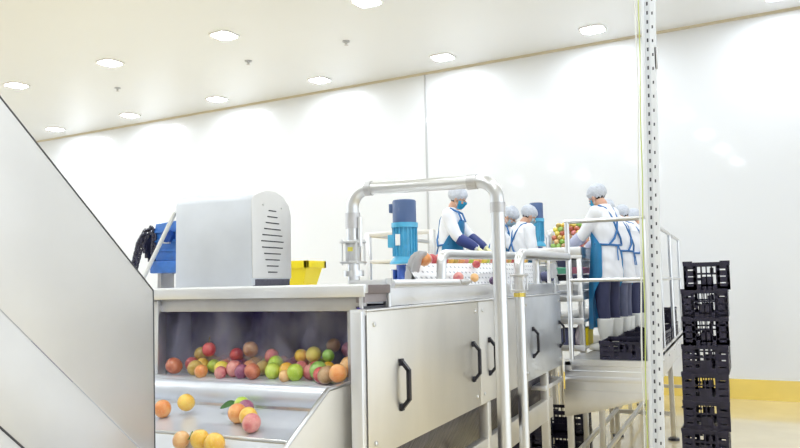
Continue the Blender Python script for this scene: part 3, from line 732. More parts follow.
# ------------------------------------------------------------------ work platform
PF = thing('work_platform', 'raised steel work platform with guard rails where the right-hand workers stand', 'platform', (-1.0, 8.5, 0))
PX0, PX1, PY0, PY1, PZ = -1.385, -.655, 6.40, 11.0, 1.06
b = nb(); box(b, -1.33, PX1, PY0 + .02, PY1, PZ - .03, PZ); obj('deck', b, 'steel_dull', PF)
b = nb()
prism(b, [(PY0, PZ + .015), (PY0, PZ - .035), (PY0 + .012, PZ - .04), (PY0 + .012, PZ - .075), (PY0 - .004, PZ - .08), (PY0 - .004, PZ - .245), (PY0 + .05, PZ - .245), (PY0 + .05, PZ + .015)], 'x', PX0, PX1, .001)
obj('front_beam', b, 'steel', PF)
b = nb(); box(b, PX0 + .01, PX1, PY0 - .0065, PY0 - .001, PZ - .17, PZ - .125, .002); obj('beam_rib', b, 'steel', PF)
b = nb(); prism(b, [(PX0 - .015, PZ - .24), (PX1, PZ - .24), (PX1, PZ - .285), (-1.12, PZ - .415), (PX0 - .015, PZ - .475)], 'y', PY0 + .002, PY0 + .008, .001)
obj('gusset_plate', b, 'steel_warm', PF)
b = nb(); prism(b, [(PX1, PZ + .03), (PX1, PZ - .22), (PX1 - .04, PZ - .22), (PX1 - .04, PZ - .2), (PX1 - .008, PZ - .2), (PX1 - .008, PZ + .03)], 'y', PY0, PY1); 
for k in range(7): tube(b, [(PX1 - .01, PY0 + .3 + k * .65, PZ - .08), (PX1 + .006, PY0 + .3 + k * .65, PZ - .08)], .014, 8)
obj('side_stringer', b, 'steel', PF)
b = nb(); box(b, -1.385, -1.33, PY0, 7.15, PZ - .2, PZ, .003); obj('left_stringer', b, 'steel_dull', PF)
for (x, y) in ((-1.36, 6.44), (-1.17, 6.9), (-.70, 6.5), (-.70, 8.6), (-1.29, 8.6), (-.70, 10.8), (-1.29, 10.8)):
    b = nb(); box(b, x - .025, x + .025, y - .025, y + .025, .02, PZ - .03, .003); l = obj('leg', b, 'steel_warm', PF)
    b = nb(); tube(b, [(x, y, 0), (x, y, .022)], .06, 14); obj('foot_plate', b, 'black', l)
for (x, z) in ((-1.29, .30), (-1.07, .30)):
    b = nb(); tube(b, [(x, 6.46, z), (x, 10.7, z)], .024, 10); obj('base_tie_tube', b, 'chrome', PF)
for y in (6.5, 8.6, 10.8):
    b = nb(); box(b, -1.34, -.68, y - .02, y + .02, .26, .30); obj('base_cross_tie', b, 'steel_warm', PF)
RZ = 2.27; MZ = 1.755
def rail(pts, r=.019, name='top_rail'):
    b = nb(); tube(b, pts, r, 12); return obj(name, b, 'chrome', PF)
for (x, y) in ((-1.325, 6.42), (-.685, 6.42), (-.672, 7.6), (-.672, 8.95), (-.672, 10.35)):
    b = nb(); tube(b, [(x, y, PZ - .03), (x, y, RZ - .01)], .021, 12); obj('rail_post', b, 'chrome', PF)
rail([(-1.344, 6.42, RZ), (-.67, 6.42, RZ)]); rail([(-1.325, 6.42, MZ), (-.685, 6.42, MZ)], .016, 'mid_rail')
rail([(-.672, 6.42, RZ), (-.672, 10.37, RZ)]); rail([(-.672, 6.42, MZ), (-.672, 10.35, MZ)], .016, 'mid_rail')

# corner guard rail behind the washer
RR = thing('corner_guardrail', 'square tube guard rail corner behind the blue vertical motor', 'guard rail', (-3.07, 6.0, 0))
for (x, y, z0_) in ((-3.07, 6.0, 0), (-2.43, 6.0, 1.735), (-3.07, 8.6, 0)):
    b = nb(); box(b, x - .022, x + .022, y - .022, y + .022, z0_, 2.23, .003); obj('post', b, 'steel', RR)
for (x0, x1, y0, y1, z0, z1) in ((-3.09, -2.41, 5.98, 6.02, 2.195, 2.235), (-3.09, -3.05, 6.0, 8.62, 2.195, 2.235), (-3.07, -2.43, 5.985, 6.015, 1.95, 1.98), (-3.085, -3.055, 6.0, 8.6, 1.95, 1.98)):
    b = nb(); box(b, x0, x1, y0, y1, z0, z1, .004); obj('rail', b, 'steel_warm', RR)

# ------------------------------------------------------------------ slotted upright and cables
U = thing('slotted_upright', 'tall galvanised slotted steel upright post in front of the platform', 'post', (-.45, 4.0, 0))
xt = lambda z: -.445 + (z - .9) * .027
b = nb()
def strip(bm, xa, xb, ya, yb, z0, z1):
    vs = [bm.verts.new((xt(z) + x, y, z)) for z in (z0, z1) for x, y in ((xa, ya), (xb, yb))]
    return vs
PT = [(0, 4.0), (.016, 4.0), (.018, 4.012), (.040, 4.012), (.042, 4.0), (.070, 4.0), (.070, 4.05), (.066, 4.05), (.066, 4.004), (.046, 4.004), (.044, 4.016), (.014, 4.016), (.012, 4.004), (.004, 4.004), (.004, 4.05), (0, 4.05)]
lo = [b.verts.new((xt(0) + p[0], p[1], 0)) for p in PT]; hi = [b.verts.new((xt(4.4) + p[0], p[1], 4.4)) for p in PT]
for i in range(len(PT)):
    j = (i + 1) % len(PT); b.faces.new((lo[i], lo[j], hi[j], hi[i]))
b.faces.new(hi); b.faces.new(lo[::-1]); bmesh.ops.recalc_face_normals(b, faces=b.faces)
up = obj('post_profile', b, 'slotted', U, False)
b = nb(); box(b, xt(0) - .03, xt(0) + .11, 3.95, 4.09, 0, .008, .001); obj('foot_plate', b, 'galv', U)
b = nb(); box(b, xt(2.92) + .062, xt(2.92) + .078, 4.0, 4.01, 2.86, 2.98, .002); obj('hook_bracket', b, 'steel_dull', U)
b = nb(); tube(b, [(xt(z) - .014 + .002 * math.sin(z * 9), 4.02, z) for z in [k * .11 for k in range(41)]], .0035, 6)
tag(obj('earth_cable', b, 'cable'), 'thin yellow-green cable running up beside the slotted post', 'cable')
b = nb(); tube(b, [(xt(z) - .030 + .003 * math.sin(z * 7 + 1), 4.025, z) for z in [k * .11 for k in range(41)]], .0045, 6)
tag(obj('white_cable', b, 'cable_w'), 'white cable running up beside the yellow-green one', 'cable')

# ------------------------------------------------------------------ black crates
def make_crate(w=.365, l=.56, h=.236):
    t = thing('plastic_crate', '', 'crate'); x, y = w / 2, l / 2
    def panel(name, fn, W_, wide):
        b = nb()
        # fn(u, v0..) maps panel u (-W_/2..W_/2), thickness t, z
        def pb(u0, u1, z0, z1, t0=0., t1=.005): fn(b, u0, u1, t0, t1, z0, z1)
        a = W_ / 2
        pb(-a, a, .0, .030); pb(-a, a, h - .030, h - .002, -.003, .006)
        c0 = a * .46 if not wide else a * .62
        for sg in (-1, 1):      # side thirds: nearly closed, with thin slits
            lo_, hi_ = (-a, -c0) if sg < 0 else (c0, a)
            pb(lo_, hi_, 0, h * .22); pb(lo_, hi_, h * .27, h * .47); pb(lo_, hi_, h * .51, h * .70); pb(lo_, hi_, h * .78, h)
            pb(lo_, lo_ + .022, 0, h); pb(hi_ - .022, hi_, 0, h)
        pb(-c0, c0, h * .56, h * .62); pb(-c0, c0, .03, h * .20); pb(-c0 * .55, c0 * .62, .03, h * .48)
        n = max(4, int(2 * c0 / .036))
        for k in range(n + 1):
            u = -c0 + 2 * c0 * k / n; pb(u - .005, u + .005, .0, h - .03)
        pb(-c0, -c0 * .6, h * .34, h * .44); pb(c0 * .35, c0 * .7, h * .62, h * .80)
        return obj(name, b, 'crate', t, False)
    panel('end_panel', lambda b, u0, u1, t0, t1, z0, z1: box(b, u0, u1, -y + t0, -y + t1, z0, z1), w, 0)
    panel('end_panel', lambda b, u0, u1, t0, t1, z0, z1: box(b, u0, u1, y - t1, y - t0, z0, z1), w, 0)
    panel('side_panel', lambda b, u0, u1, t0, t1, z0, z1: box(b, -x + t0, -x + t1, u0, u1, z0, z1), l, 1)
    panel('side_panel', lambda b, u0, u1, t0, t1, z0, z1: box(b, x - t1, x - t0, u0, u1, z0, z1), l, 1)
    b = nb()
    for k in range(9): box(b, -x, x, -y + .02 + k * (l - .05) / 8, -y + .034 + k * (l - .05) / 8, .004, .012)
    for k in range(6): box(b, -x + .02 + k * (w - .05) / 5, -x + .032 + k * (w - .05) / 5, -y, y, .004, .012)
    obj('base_grid', b, 'crate', t, False)
    b = nb(); o_ = .004
    for (x0, x1, y0, y1) in ((-x - o_, x + o_, -y - o_, -y + .004), (-x - o_, x + o_, y - .004, y + o_), (-x - o_, -x + .004, -y, y), (x - .004, x + o_, -y, y)): box(b, x0, x1, y0, y1, h - .014, h)
    for sx in (-1, 1):
        for sy in (-1, 1): prism(b, [(sx * (x + o_), sy * (y + o_)), (sx * (x - .075), sy * (y + o_)), (sx * (x - .075), sy * (y - .002)), (sx * (x - .002), sy * (y - .002)), (sx * (x - .002), sy * (y - .06)), (sx * (x + o_), sy * (y - .06))], 'z', h, h + .010)
    obj('rim', b, 'crate', t, False)
    return t
CR = make_crate(); HC = .236
posn = ['bottom crate', 'second crate from the floor', 'third crate from the floor', 'fourth crate from the floor', 'fifth crate from the floor', 'sixth crate from the floor', 'second crate from the top', 'topmost crate']
for k in range(8):
    f = k / 7; x = -.305 + .068 * f + (.004, -.003, .002, -.004, .003, 0, -.002, .006)[k]
    loc = (x, 7.03, k * (HC)); rot = (0, 0, (.02, -.015, .01, 0, -.02, .012, -.008, .03)[k])
    lab = f'black mesh plastic crate, {posn[k]} in the tall stack by the wall'
    if k == 0: CR.location = loc; CR.rotation_euler = rot; CR['label'] = lab; CR['group'] = 'stacked black crates'
    else: dup(CR, lab, loc, rot)
# crates on the platform
pc = [(-0.885, 6.74, PZ, .0, 'black crate on the platform at the front rail, nearest the beam'),
      (-0.895, 7.40, PZ, .04, 'black crate on the platform, second from the front rail'),
      (-0.890, 8.06, PZ, -.03, 'black crate on the platform, third from the front rail'),
      (-0.895, 8.72, PZ, .05, 'black crate on the platform, fourth from the front rail'),
      (-0.900, 9.36, PZ, 0, 'black crate on the platform, farthest low one from the front rail'),
      (-0.900, 9.37, PZ + HC, .03, 'black crate stacked on the farthest low crate of the platform')]
for (x, y, z, r, lab) in pc:
    c = dup(CR, lab, (x, y, z), (0, 0, r)); c['group'] = 'black crates on the platform'; c.scale = (1.14 if y < 6.8 else 1.0, 1, .70)
    if y > 6.8: c.location.x += .045
    if z > PZ: c.location.z = PZ + HC * .70 + .012
for (x, y, z, r, lab) in ((-1.95, 6.9, 0, PI / 2, 'black crate on the floor under the washer end, lower one at left'), (-1.95, 6.9, HC, PI / 2, 'black crate on the floor stack under the washer end, upper one at left'),
                          (-1.69, 7.50, 0, PI / 2, 'black crate on the floor behind the platform leg, lower one'), (-1.69, 7.50, HC, PI / 2, 'black crate on the floor stack behind the platform leg, upper one')):
    c = dup(CR, lab, (x, y, z), (0, 0, r)); c['group'] = 'black crates on the floor under the machines'

# ------------------------------------------------------------------ sorting table with shelves
TB = thing('sorting_table', 'steel sorting table with side walls and shelves in front of the right-hand workers', 'table', (-1.65, 8.5, 0))
TX0, TX1, TY0, TY1, TZ = -1.98, -1.35, 7.20, 10.4, 2.0
b = nb(); box(b, TX0, TX1, TY0, TY1, TZ - .03, TZ, .004); obj('table_top', b, 'steel', TB)
for (x0, x1, y0, y1) in ((TX0, TX1, TY0, TY0 + .012), (TX1 - .012, TX1, TY0, TY1), (TX0, TX0 + .012, TY0, TY1), (TX0, TX1, TY1 - .012, TY1)):
    b = nb(); box(b, x0, x1, y0, y1, TZ, TZ + .085, .003); obj('side_wall', b, 'steel', TB)
for x in (TX0 + .03, TX1 - .03):
    for y in (TY0 + .03, 8.8, TY1 - .03):
        b = nb(); box(b, x - .024, x + .024, y - .024, y + .024, 0, TZ - .02, .003); obj('leg', b, 'steel', TB)
b = nb(); box(b, -1.49, -1.455, TY0 + .01, TY0 + .05, 1.58, TZ - .02, .003); obj('divider_post', b, 'steel', TB)
for z in (1.58, 1.36, 1.10):
    b = nb(); box(b, TX0, TX1, TY0, TY1 if z > 1.2 else 8.8, z - .012, z + .012, .003); box(b, TX0, TX1, TY0 - .004, TY0 + .01, z - .03, z + .03, .002); obj('shelf', b, 'steel', TB)
def tray(x, y, z, w, l, h, m, lab, grp='coloured trays under the sorting table', name='storage_tray'):
    t = thing(name, lab, 'tray', (x, y, z), 0, grp)
    b = nb(); a, c = w / 2, l / 2; i = .88
    for p, q in (((-a, -c), (a, -c)), ((a, -c), (a, c)), ((a, c), (-a, c)), ((-a, c), (-a, -c))):
        quad(b, (x + p[0] * i, y + p[1] * i, z), (x + q[0] * i, y + q[1] * i, z), (x + q[0], y + q[1], z + h), (x + p[0], y + p[1], z + h), .005)
    box(b, x - a * i, x + a * i, y - c * i, y + c * i, z, z + .006); obj('tray_body', b, m, t)
    b = nb()
    for (x0, x1, y0, y1) in ((-a - .008, a + .008, -c - .008, -c + .004), (-a - .008, a + .008, c - .004, c + .008), (-a - .008, -a + .004, -c, c), (a - .004, a + .008, -c, c)): box(b, x + x0, x + x1, y + y0, y + y1, z + h - .016, z + h, .002)
    obj('rim', b, m, t)
    return t
tr = [(-1.555, 'navy_pl', 1.895, 'navy tray, top of the left stack under the sorting table'), (-1.42, 'grey_pl', 1.895, 'grey tray, top of the right stack under the sorting table'),
      (-1.555, 'green_pl', 1.825, 'green tray, second in the left stack under the sorting table'), (-1.42, 'pink_pl', 1.825, 'pink tray, second in the right stack under the sorting table'),
      (-1.555, 'black', 1.755, 'black tray, third in the left stack under the sorting table'), (-1.42, 'navy_pl', 1.755, 'navy tray in the right stack below the pink one'),
      (-1.555, 'white_pl', 1.665, 'white tray low in the left stack'), (-1.42, 'white_pl', 1.665, 'white tray low in the right stack'),
      (-1.555, 'grey_pl', 1.593, 'grey tray at the foot of the left stack'), (-1.42, 'grey_pl', 1.593, 'grey tray at the foot of the right stack')]
for (x, m_, z, lab) in tr: tray(x, 7.48, z, .115, .42, .062, m_, lab)
t = tray(-1.56, 7.5, 1.112, .16, .30, .16, 'navy_pl', 'navy bin on the lowest shelf of the sorting table', 'things on the lowest shelf', 'storage_bin')
t = tray(-1.385, 7.55, 1.112, .05, .30, .17, 'yellow', 'narrow yellow bin on the lowest shelf of the sorting table', 'things on the lowest shelf', 'storage_bin')
b = nb(); vs = ball(b, (-1.45, 7.45, 1.20), (.045, .12, .10), 20, 14)
for v in vs:
    v.co += V((rnd.uniform(-1, 1), rnd.uniform(-1, 1), rnd.uniform(-1, 1))) * .006
    if v.co.z < 1.113: v.co.z = 1.113
tube(b, [(-1.45, 7.45, 1.29), (-1.45, 7.44, 1.32), (-1.445, 7.44, 1.345)], [.02, .008, .022], 10)
tag(obj('plastic_bag', b, 'bag'), 'tied translucent pinkish bag on the lowest shelf of the table', 'bag')
# heap of fruit on the table
hc = ['golden yellow', 'yellow', 'ochre', 'tan speckled', 'pink', 'apricot', 'rust red', 'green', 'ochre', 'yellow', 'lime green']
n = 0
for layer in range(8):
    nx, ny = 7 - (layer + 1) // 3, 10 - layer
    for i in range(nx):
        for j in range(ny):
            if layer < 7 and not (j < 1 or i in (0, nx - 1) or (layer > 4 and j < 3)): continue
            x = -1.755 + .057 * (i + (layer % 2) * .5) + rnd.uniform(-.005, .005); y = 7.70 + .058 * (j + layer * .6) + rnd.uniform(-.005, .005)
            c = 'pink' if (x > -1.48 and rnd.random() < .5) else hc[rnd.randrange(len(hc))]
            fruit(x, y, TZ + .030 + layer * .047, c, f'small {c} fruit in the heap on the sorting table', 'fruit heaped on the sorting table', .0285); n += 1
tray(-1.80, 9.3, TZ + .002, .28, .5, .12, 'green_pl', 'green tray on the sorting table beyond the fruit heap', 'trays on the sorting table')

# second motor and tap behind the conveyor
pump_motor(-2.28, 9.2, 2.0, 2.76, .093, 'blue vertical motor with navy cap far behind the conveyor workers')
ST = thing('motor_stand', 'steel stand carrying the far blue motor', 'stand', (-2.28, 9.2, 0))
b = nb(); box(b, -2.46, -2.10, 9.02, 9.38, 1.97, 2.0, .004); obj('stand_top', b, 'steel', ST)
for x in (-2.43, -2.13):
    for y in (9.05, 9.35):
        b = nb(); box(b, x - .02, x + .02, y - .02, y + .02, 0, 1.97); obj('leg', b, 'steel', ST)
VV = thing('steel_filter_housing', 'upright steel filter housing standing on the table just beyond the fruit heap', 'filter', (-1.905, 8.34, TZ))
b = nb(); tube(b, [(-1.905, 8.34, TZ), (-1.905, 8.34, TZ + .015)], .06, 16); tube(b, [(-1.905, 8.34, TZ), (-1.905, 8.34, TZ + .08)], .03, 12); obj('base', b, 'steel', VV)
b = nb(); tube(b, [(-1.905, 8.34, TZ + .07), (-1.905, 8.34, TZ + .1), (-1.905, 8.34, 2.27), (-1.905, 8.34, 2.33), (-1.905, 8.34, 2.35)], [.035, .058, .058, .045, .01], 20); obj('housing', b, 'chrome', VV)
b = nb(); tube(b, [(-1.905, 8.34, 2.26), (-1.905, 8.34, 2.285)], .068, 20); obj('clamp_ring', b, 'steel', VV)

# ------------------------------------------------------------------ people
def loft(bm, rings, seg=18, cap=True):
    """rings: list of (centre, rx, ry, normal, xdir)"""
    R = []
    for (c, rx, ry, n, xd) in rings:
        c = V(c); n = V(n).normalized(); xd = V(xd); xd = (xd - n * xd.dot(n)).normalized(); yd = n.cross(xd)
        R.append([bm.verts.new(c + xd * math.cos(2 * PI * k / seg) * rx + yd * math.sin(2 * PI * k / seg) * ry) for k in range(seg)])
    for A, B in zip(R, R[1:]):
        for k in range(seg): bm.faces.new((A[k], A[(k + 1) % seg], B[(k + 1) % seg], B[k]))
    if cap: bm.faces.new(R[0][::-1]); bm.faces.new(R[-1])

def remeshed(name, bm, vox, m, parent, smooth_it=3, post=None):
    bmesh.ops.recalc_face_normals(bm, faces=bm.faces)
    me = bpy.data.meshes.new(name + '_src'); bm.to_mesh(me); bm.free()
    o = bpy.data.objects.new(name, me); COL.objects.link(o)
    md = o.modifiers.new('r', 'REMESH'); md.mode = 'VOXEL'; md.voxel_size = vox; md.use_smooth_shade = True
    if smooth_it:
        s = o.modifiers.new('s', 'SMOOTH'); s.factor = .5; s.iterations = smooth_it
    dg = bpy.context.evaluated_depsgraph_get(); dg.update()
    me2 = bpy.data.meshes.new_from_object(o.evaluated_get(dg)); me2.name = name
    o.modifiers.clear(); o.data = me2; bpy.data.meshes.remove(me)
    if post:
        for v in me2.vertices: v.co = post(v.co)
    for p in me2.polygons: p.use_smooth = True
    me2.materials.clear(); me2.materials.append(M[m]); o.parent = parent
    return o

def limb(bm, pts, rs, seg=14):
    """tapered limb through joints with intermediate rounding"""
    pts = [V(p) for p in pts]
    P, Rr = [], []
    n = 5
    for i in range(len(pts) - 1):
        for k in range(n):
            f = k / n; P.append(pts[i].lerp(pts[i + 1], f)); Rr.append(rs[i] + (rs[i + 1] - rs[i]) * f)
    P.append(pts[-1]); Rr.append(rs[-1])
    for _ in range(2):
        P = [P[0]] + [(P[i - 1] + P[i] * 2 + P[i + 1]) / 4 for i in range(1, len(P) - 1)] + [P[-1]]
    tube(bm, P, Rr, seg)
    ball(bm, P[0], Rr[0], 12, 8); ball(bm, P[-1], Rr[-1], 12, 8)

def hand(bm, wrist, d, pn, side, g=0.):
    """palm along d, palm normal pn (towards what is held), thumb towards side vector; five separate curled fingers"""
    d = V(d).normalized(); pn = V(pn); pn = (pn - d * pn.dot(d)).normalized(); s = d.cross(pn) * side
    w = V(wrist)
    loft(bm, [(w, .026 + g, .019 + g, d, s), (w + d * .03, .034 + g, .018 + g, d, s), (w + d * .07, .041 + g, .016 + g, d, s), (w + d * .092, .040 + g, .014 + g, d, s)], 14)
    for i, (o_, L, r) in enumerate(((.030, .070, .0085), (.010, .080, .009), (-.010, .074, .0085), (-.029, .058, .0075))):
        b0 = w + d * .082 + s * o_; p = [b0]; dd = d.copy(); fan = s * o_ * 1.6
        for k, f in enumerate((.42, .32, .26)):
            a = .35 + .25 * k
            dd = (d * math.cos(a * (1 + .1 * i)) + pn * math.sin(a * (1 + .1 * i)) + fan * 2).normalized(); p.append(p[-1] + dd * L * f)
        tube(bm, p, [r + g, r + g, r * .95 + g, r * .8 + g], 8); ball(bm, p[-1], r * .8 + g, 8, 6)
    t0 = w + d * .028 + s * .026; p = [t0, t0 + (d * .55 + s * .8 + pn * .25).normalized() * .035, t0 + (d * .55 + s * .8 + pn * .25).normalized() * .035 + (d * .85 + s * .25 + pn * .45).normalized() * .032]
    tube(bm, p, [.012 + g, .011 + g, .009 + g], 8); ball(bm, p[-1], .009 + g, 8, 6)

def person(label, loc, rz, hgt=1.68, lean=.12, hp=.35, hy=0., wl=(-.16, .40, 1.0), wr=(.16, .42, 1.0), mask='mask', trousers='trouser',
           sleeve=None, glove=None, group='workers in white coats and blue aprons', apron='apron', hipz=0.):
    t = thing('person', label, 'person', loc, rz, group)
    s = hgt / 1.70; t.scale = (s * .93, s * .93, s)
    def bd(p):
        p = V(p); k = min(1, max(0, (p.z - .92) / .38)); k = k * k * (3 - 2 * k); a = -lean * k
        if p.z > .92:
            q = p - V((0, 0, .98)); q = Matrix.Rotation(a, 3, 'X') @ q; return q + V((0, 0, .98))
        return p
    hc_ = V((0, .035, 1.575)); HR = Matrix.Rotation(hy, 3, 'Z') @ Matrix.Rotation(-hp, 3, 'X')
    nk = V((0, 0, 1.46))
    def H(p):   # head space -> body space (origin at head centre)
        return nk + HR @ (V(p) + (hc_ - nk))
    sh = {1: V((.175, -.005, 1.385)), -1: V((-.175, -.005, 1.385))}
    wr_ = {1: V(wr), -1: V(wl)}; el = {}
    for q in (1, -1):
        m_ = (sh[q] + wr_[q]) / 2; dist = (wr_[q] - sh[q]).length; L = .275
        off = math.sqrt(max(0, L * L - (dist / 2) ** 2)); ax = (wr_[q] - sh[q]).normalized()
        out = V((q * .55, -.25, -1)); out = (out - ax * out.dot(ax)).normalized(); el[q] = m_ + out * off
    # body: one continuous figure
    b = nb()
    Z = (0, 0, 1); X = (1, 0, 0)
    loft(b, [((0, 0, .88), .14, .10, Z, X), ((0, 0, .96), .155, .11, Z, X), ((0, 0, 1.08), .13, .095, Z, X), ((0, 0, 1.22), .15, .105, Z, X), ((0, 0, 1.34), .165, .10, Z, X), ((0, -.005, 1.41), .12, .075, Z, X), ((0, -.005, 1.45), .06, .055, Z, X)])
    for q in (1, -1):
        limb(b, [(q * .085, 0, .90), (q * .095, .01, .50), (q * .095, -.015, .09)], [.085, .052, .036])
        loft(b, [((q * .095, -.05, .035), .032, .03, (0, 1, 0), X), ((q * .1, .05, .035), .042, .028, (0, 1, 0), X), ((q * .105, .15, .025), .038, .018, (0, 1, 0), X)])
        limb(b, [sh[q], el[q], wr_[q]], [.05, .036, .026])
        d = (wr_[q] - el[q]).normalized(); hand(b, wr_[q] - d * .01, d + V((0, .1, -.25)), (0, -.3, -1), -q if True else q)
    def hb(c, r, rot=None):
        vs = ball(b, (0, 0, 0), r, 20, 14)
        for v in vs: v.co = H(v.co + V(c))
    tube(b, [(0, -.012, 1.40), nk + HR @ V((0, .0, .03)), H((0, -.015, -.03))], [.058, .054, .05], 16)
    hb((0, -.005, .035), (.074, .092, .085)); hb((0, .02, -.035), (.058, .065, .075)); hb((0, .055, -.075), (.032, .028, .025))
    hb((0, .098, -.012), (.011, .016, .020)); hb((0, .105, -.024), (.015, .011, .009))
    hb((0, .083, -.052), (.022, .009, .005)); hb((0, .083, -.062), (.020, .010, .006))
    for q in (1, -1): hb((q * .076, -.005, -.005), (.009, .018, .030)); hb((q * .035, .068, -.02), (.024, .02, .02))
    hb((0, .080, .028), (.055, .012, .010))
    remeshed('body', b, .0065, 'skin', t, 2, bd)
    bo = [c for c in t.children if c.name.startswith('body')][0]
    def hpart(name, build, m, parent=t):
        b = nb(); build(b)
        for v in b.verts: v.co = bd(H(v.co))
        o = obj(name, b, m, None); o.parent = parent; return o
    # eyes and brows
    for q in (1, -1): hpart('eye', lambda b: ball(b, (q * .031, .088, .008), (.012, .006, .006), 10, 8), 'eye', bo)
    hpart('hair', lambda b: [ball(b, (0, -.014, .037), (.0785, .092, .092), 22, 14)] and [v for v in b.verts] and bmesh.ops.delete(b, geom=[v for v in b.verts if v.co.z < -.035 + max(0, (v.co.y + .02)) * 1.0], context='VERTS'), 'hair', t)
    def cap(b):
        vs = ball(b, (0, -.012, .050), (.100, .118, .098), 32, 20)
        for v in list(vs):
            a = math.atan2(v.co.y, v.co.x); v.co.z += .004 * math.sin(a * 13)
            f = .93 + .05 * math.sin(v.co.z * 60); 
        cutz = lambda v: v.co.z - (.008 + (v.co.y) * .32)
        for v in b.verts:
            if cutz(v) < .015:
                k = .90; v.co.x *= k; v.co.y = -.012 + (v.co.y + .012) * k
        bmesh.ops.delete(b, geom=[v for v in b.verts if cutz(v) < -.022], context='VERTS')
        bmesh.ops.solidify(b, geom=b.faces[:], thickness=.002)
    hpart('hair_net', cap, 'net')
    def msk(b):
        R = []
        for i in range(9):
            z = .000 - .092 * i / 8; row = []
            for j in range(15):
                a = math.radians(-72 + 144 * j / 14); bulge = math.sin(PI * min(1, (i + 1) / 9)) * .012
                rx = .070 + bulge * .4 - .016 * (i / 8); ry = .098 + bulge - .026 * (i / 8) ** 2
                row.append(b.verts.new((rx * math.sin(a), -.0 + ry * math.cos(a) + (.012 if abs(a) < .35 and i < 3 else 0), z - abs(math.sin(a)) * .006)))
            R.append(row)
        for A, B in zip(R, R[1:]):
            for j in range(14): b.faces.new((A[j], B[j], B[j + 1], A[j + 1]))
        bmesh.ops.solidify(b, geom=b.faces[:], thickness=.003)
    mo = hpart('face_mask', msk, mask)
    for q in (1, -1):
        hpart('ear_loop', lambda b: tube(b, [(q * .066, .03, -.012), (q * .078, .0, .012), (q * .082, -.018, .0), (q * .077, -.01, -.028), (q * .058, .03, -.07)], .0015, 6), 'mask_l', mo)
    # trousers
    b = nb(); loft(b, [((0, 0, .84), .165, .122, Z, X), ((0, 0, .96), .168, .122, Z, X), ((0, 0, 1.05), .150, .11, Z, X)])
    for q in (1, -1): limb(b, [(q * .085, 0, .86), (q * .098, .012, .50), (q * .10, -.01, .28)], [.10, .076, .060])
    remeshed('trousers', b, .011, trousers, t, 3)
    for q in (1, -1):
        b = nb()
        loft(b, [((q * .10, -.012, .325), .084, .090, Z, X), ((q * .10, -.012, .20), .074, .080, Z, X), ((q * .10, -.015, .10), .05, .058, Z, X), ((q * .10, -.01, .03), .047, .06, Z, X)])
        loft(b, [((q * .10, -.07, .045), .04, .04, (0, 1, 0), X), ((q * .10, .02, .052), .046, .05, (0, 1, 0), X), ((q * .105, .12, .04), .05, .036, (0, 1, 0), X), ((q * .108, .185, .030), .034, .024, (0, 1, 0), X)])
        remeshed('boot', b, .010, 'boot', t, 2, lambda p: V((p.x, p.y, max(p.z, .0))))
    # coat
    b = nb()
    loft(b, [((0, 0, .70), .205, .155, Z, X), ((0, 0, .80), .20, .15, Z, X), ((0, 0, .95), .185, .14, Z, X), ((0, 0, 1.08), .165, .13, Z, X), ((0, 0, 1.22), .185, .138, Z, X), ((0, -.005, 1.33), .195, .13, Z, X), ((0, -.008, 1.41), .145, .095, Z, X), ((0, -.008, 1.46), .075, .072, Z, X), ((0, -.006, 1.478), .068, .066, Z, X)], 22)
    for q in (1, -1): 
        d = (wr_[q] - el[q]).normalized()
        limb(b, [sh[q] + V((0, 0, -.005)), el[q], wr_[q] - d * .03], [.078, .062, .046])
    def wrinkle(p):
        a = math.sin(p.z * 38 + p.x * 22) * math.sin(p.x * 31 + p.y * 27 + p.z * 9)
        n = V((p.x, p.y, 0)); n = n.normalized() if n.length > 1e-4 else n
        return bd(p + n * a * .0045)
    remeshed('white_coat', b, .011, 'coat', t, 3, wrinkle)
    if sleeve:
        for q in (1, -1):
            b = nb(); d = (wr_[q] - el[q]).normalized(); tube(b, [el[q] + d * .02, el[q] + d * .06, wr_[q] - d * .06, wr_[q] - d * .01], [.060, .068, .056, .040], 18)
            for v in b.verts: v.co = bd(v.co)
            o = obj('sleeve_cover', b, sleeve, None); o.parent = t
    if glove:
        for q in (1, -1):
            b = nb(); d = (wr_[q] - el[q]).normalized(); hand(b, wr_[q] - d * .01, d + V((0, .1, -.25)), (0, -.3, -1), -q, .0035)
            tube(b, [wr_[q] - d * .05, wr_[q] + d * .01], [.040, .034], 14)
            remeshed('glove', b, .0065, glove, t, 1, bd)
    # apron: bib and skirt wrapped round the front
    b = nb(); rowsN, colsN = 30, 30; R = []
    for i in range(rowsN + 1):
        z = .22 + (1.345 - .22) * i / rowsN
        wmax = 1.95 if z < 1.04 else 1.95 - (z - 1.04) / .305 * 1.38
        wmax = max(.45, wmax) if z > .75 else 1.95 - .75 * min(1, (.75 - z) / .25)
        prof_ = [(.22, .228, .20), (.70, .222, .175), (.95, .203, .158), (1.08, .183, .147), (1.22, .203, .154), (1.36, .205, .145)]
        for (z0, a0, b0), (z1, a1, b1) in zip(prof_, prof_[1:]):
            if z0 <= z <= z1 + 1e-6: f = (z - z0) / (z1 - z0); rx, ry = a0 + (a1 - a0) * f, b0 + (b1 - b0) * f; break
        row = []
        for j in range(colsN + 1):
            a = -wmax + 2 * wmax * j / colsN; fold = .010 * math.sin(a * 7 + .4 * math.sin(z * 6)) * max(0, min(1, (1.0 - z) / .4))
            row.append(b.verts.new(bd(V(((rx + fold) * math.sin(a), (ry + fold) * math.cos(a), z)))))
        R.append(row)
    for A, B in zip(R, R[1:]):
        for j in range(colsN): b.faces.new((A[j], A[j + 1], B[j + 1], B[j]))
    bmesh.ops.solidify(b, geom=b.faces[:], thickness=.004)
    ap = obj('apron', b, apron, None); ap.parent = t
    b = nb()
    def band(pts, w=.012):
        P = [bd(V(p)) for p in pts]; tube(b, P, w * .5, 8)
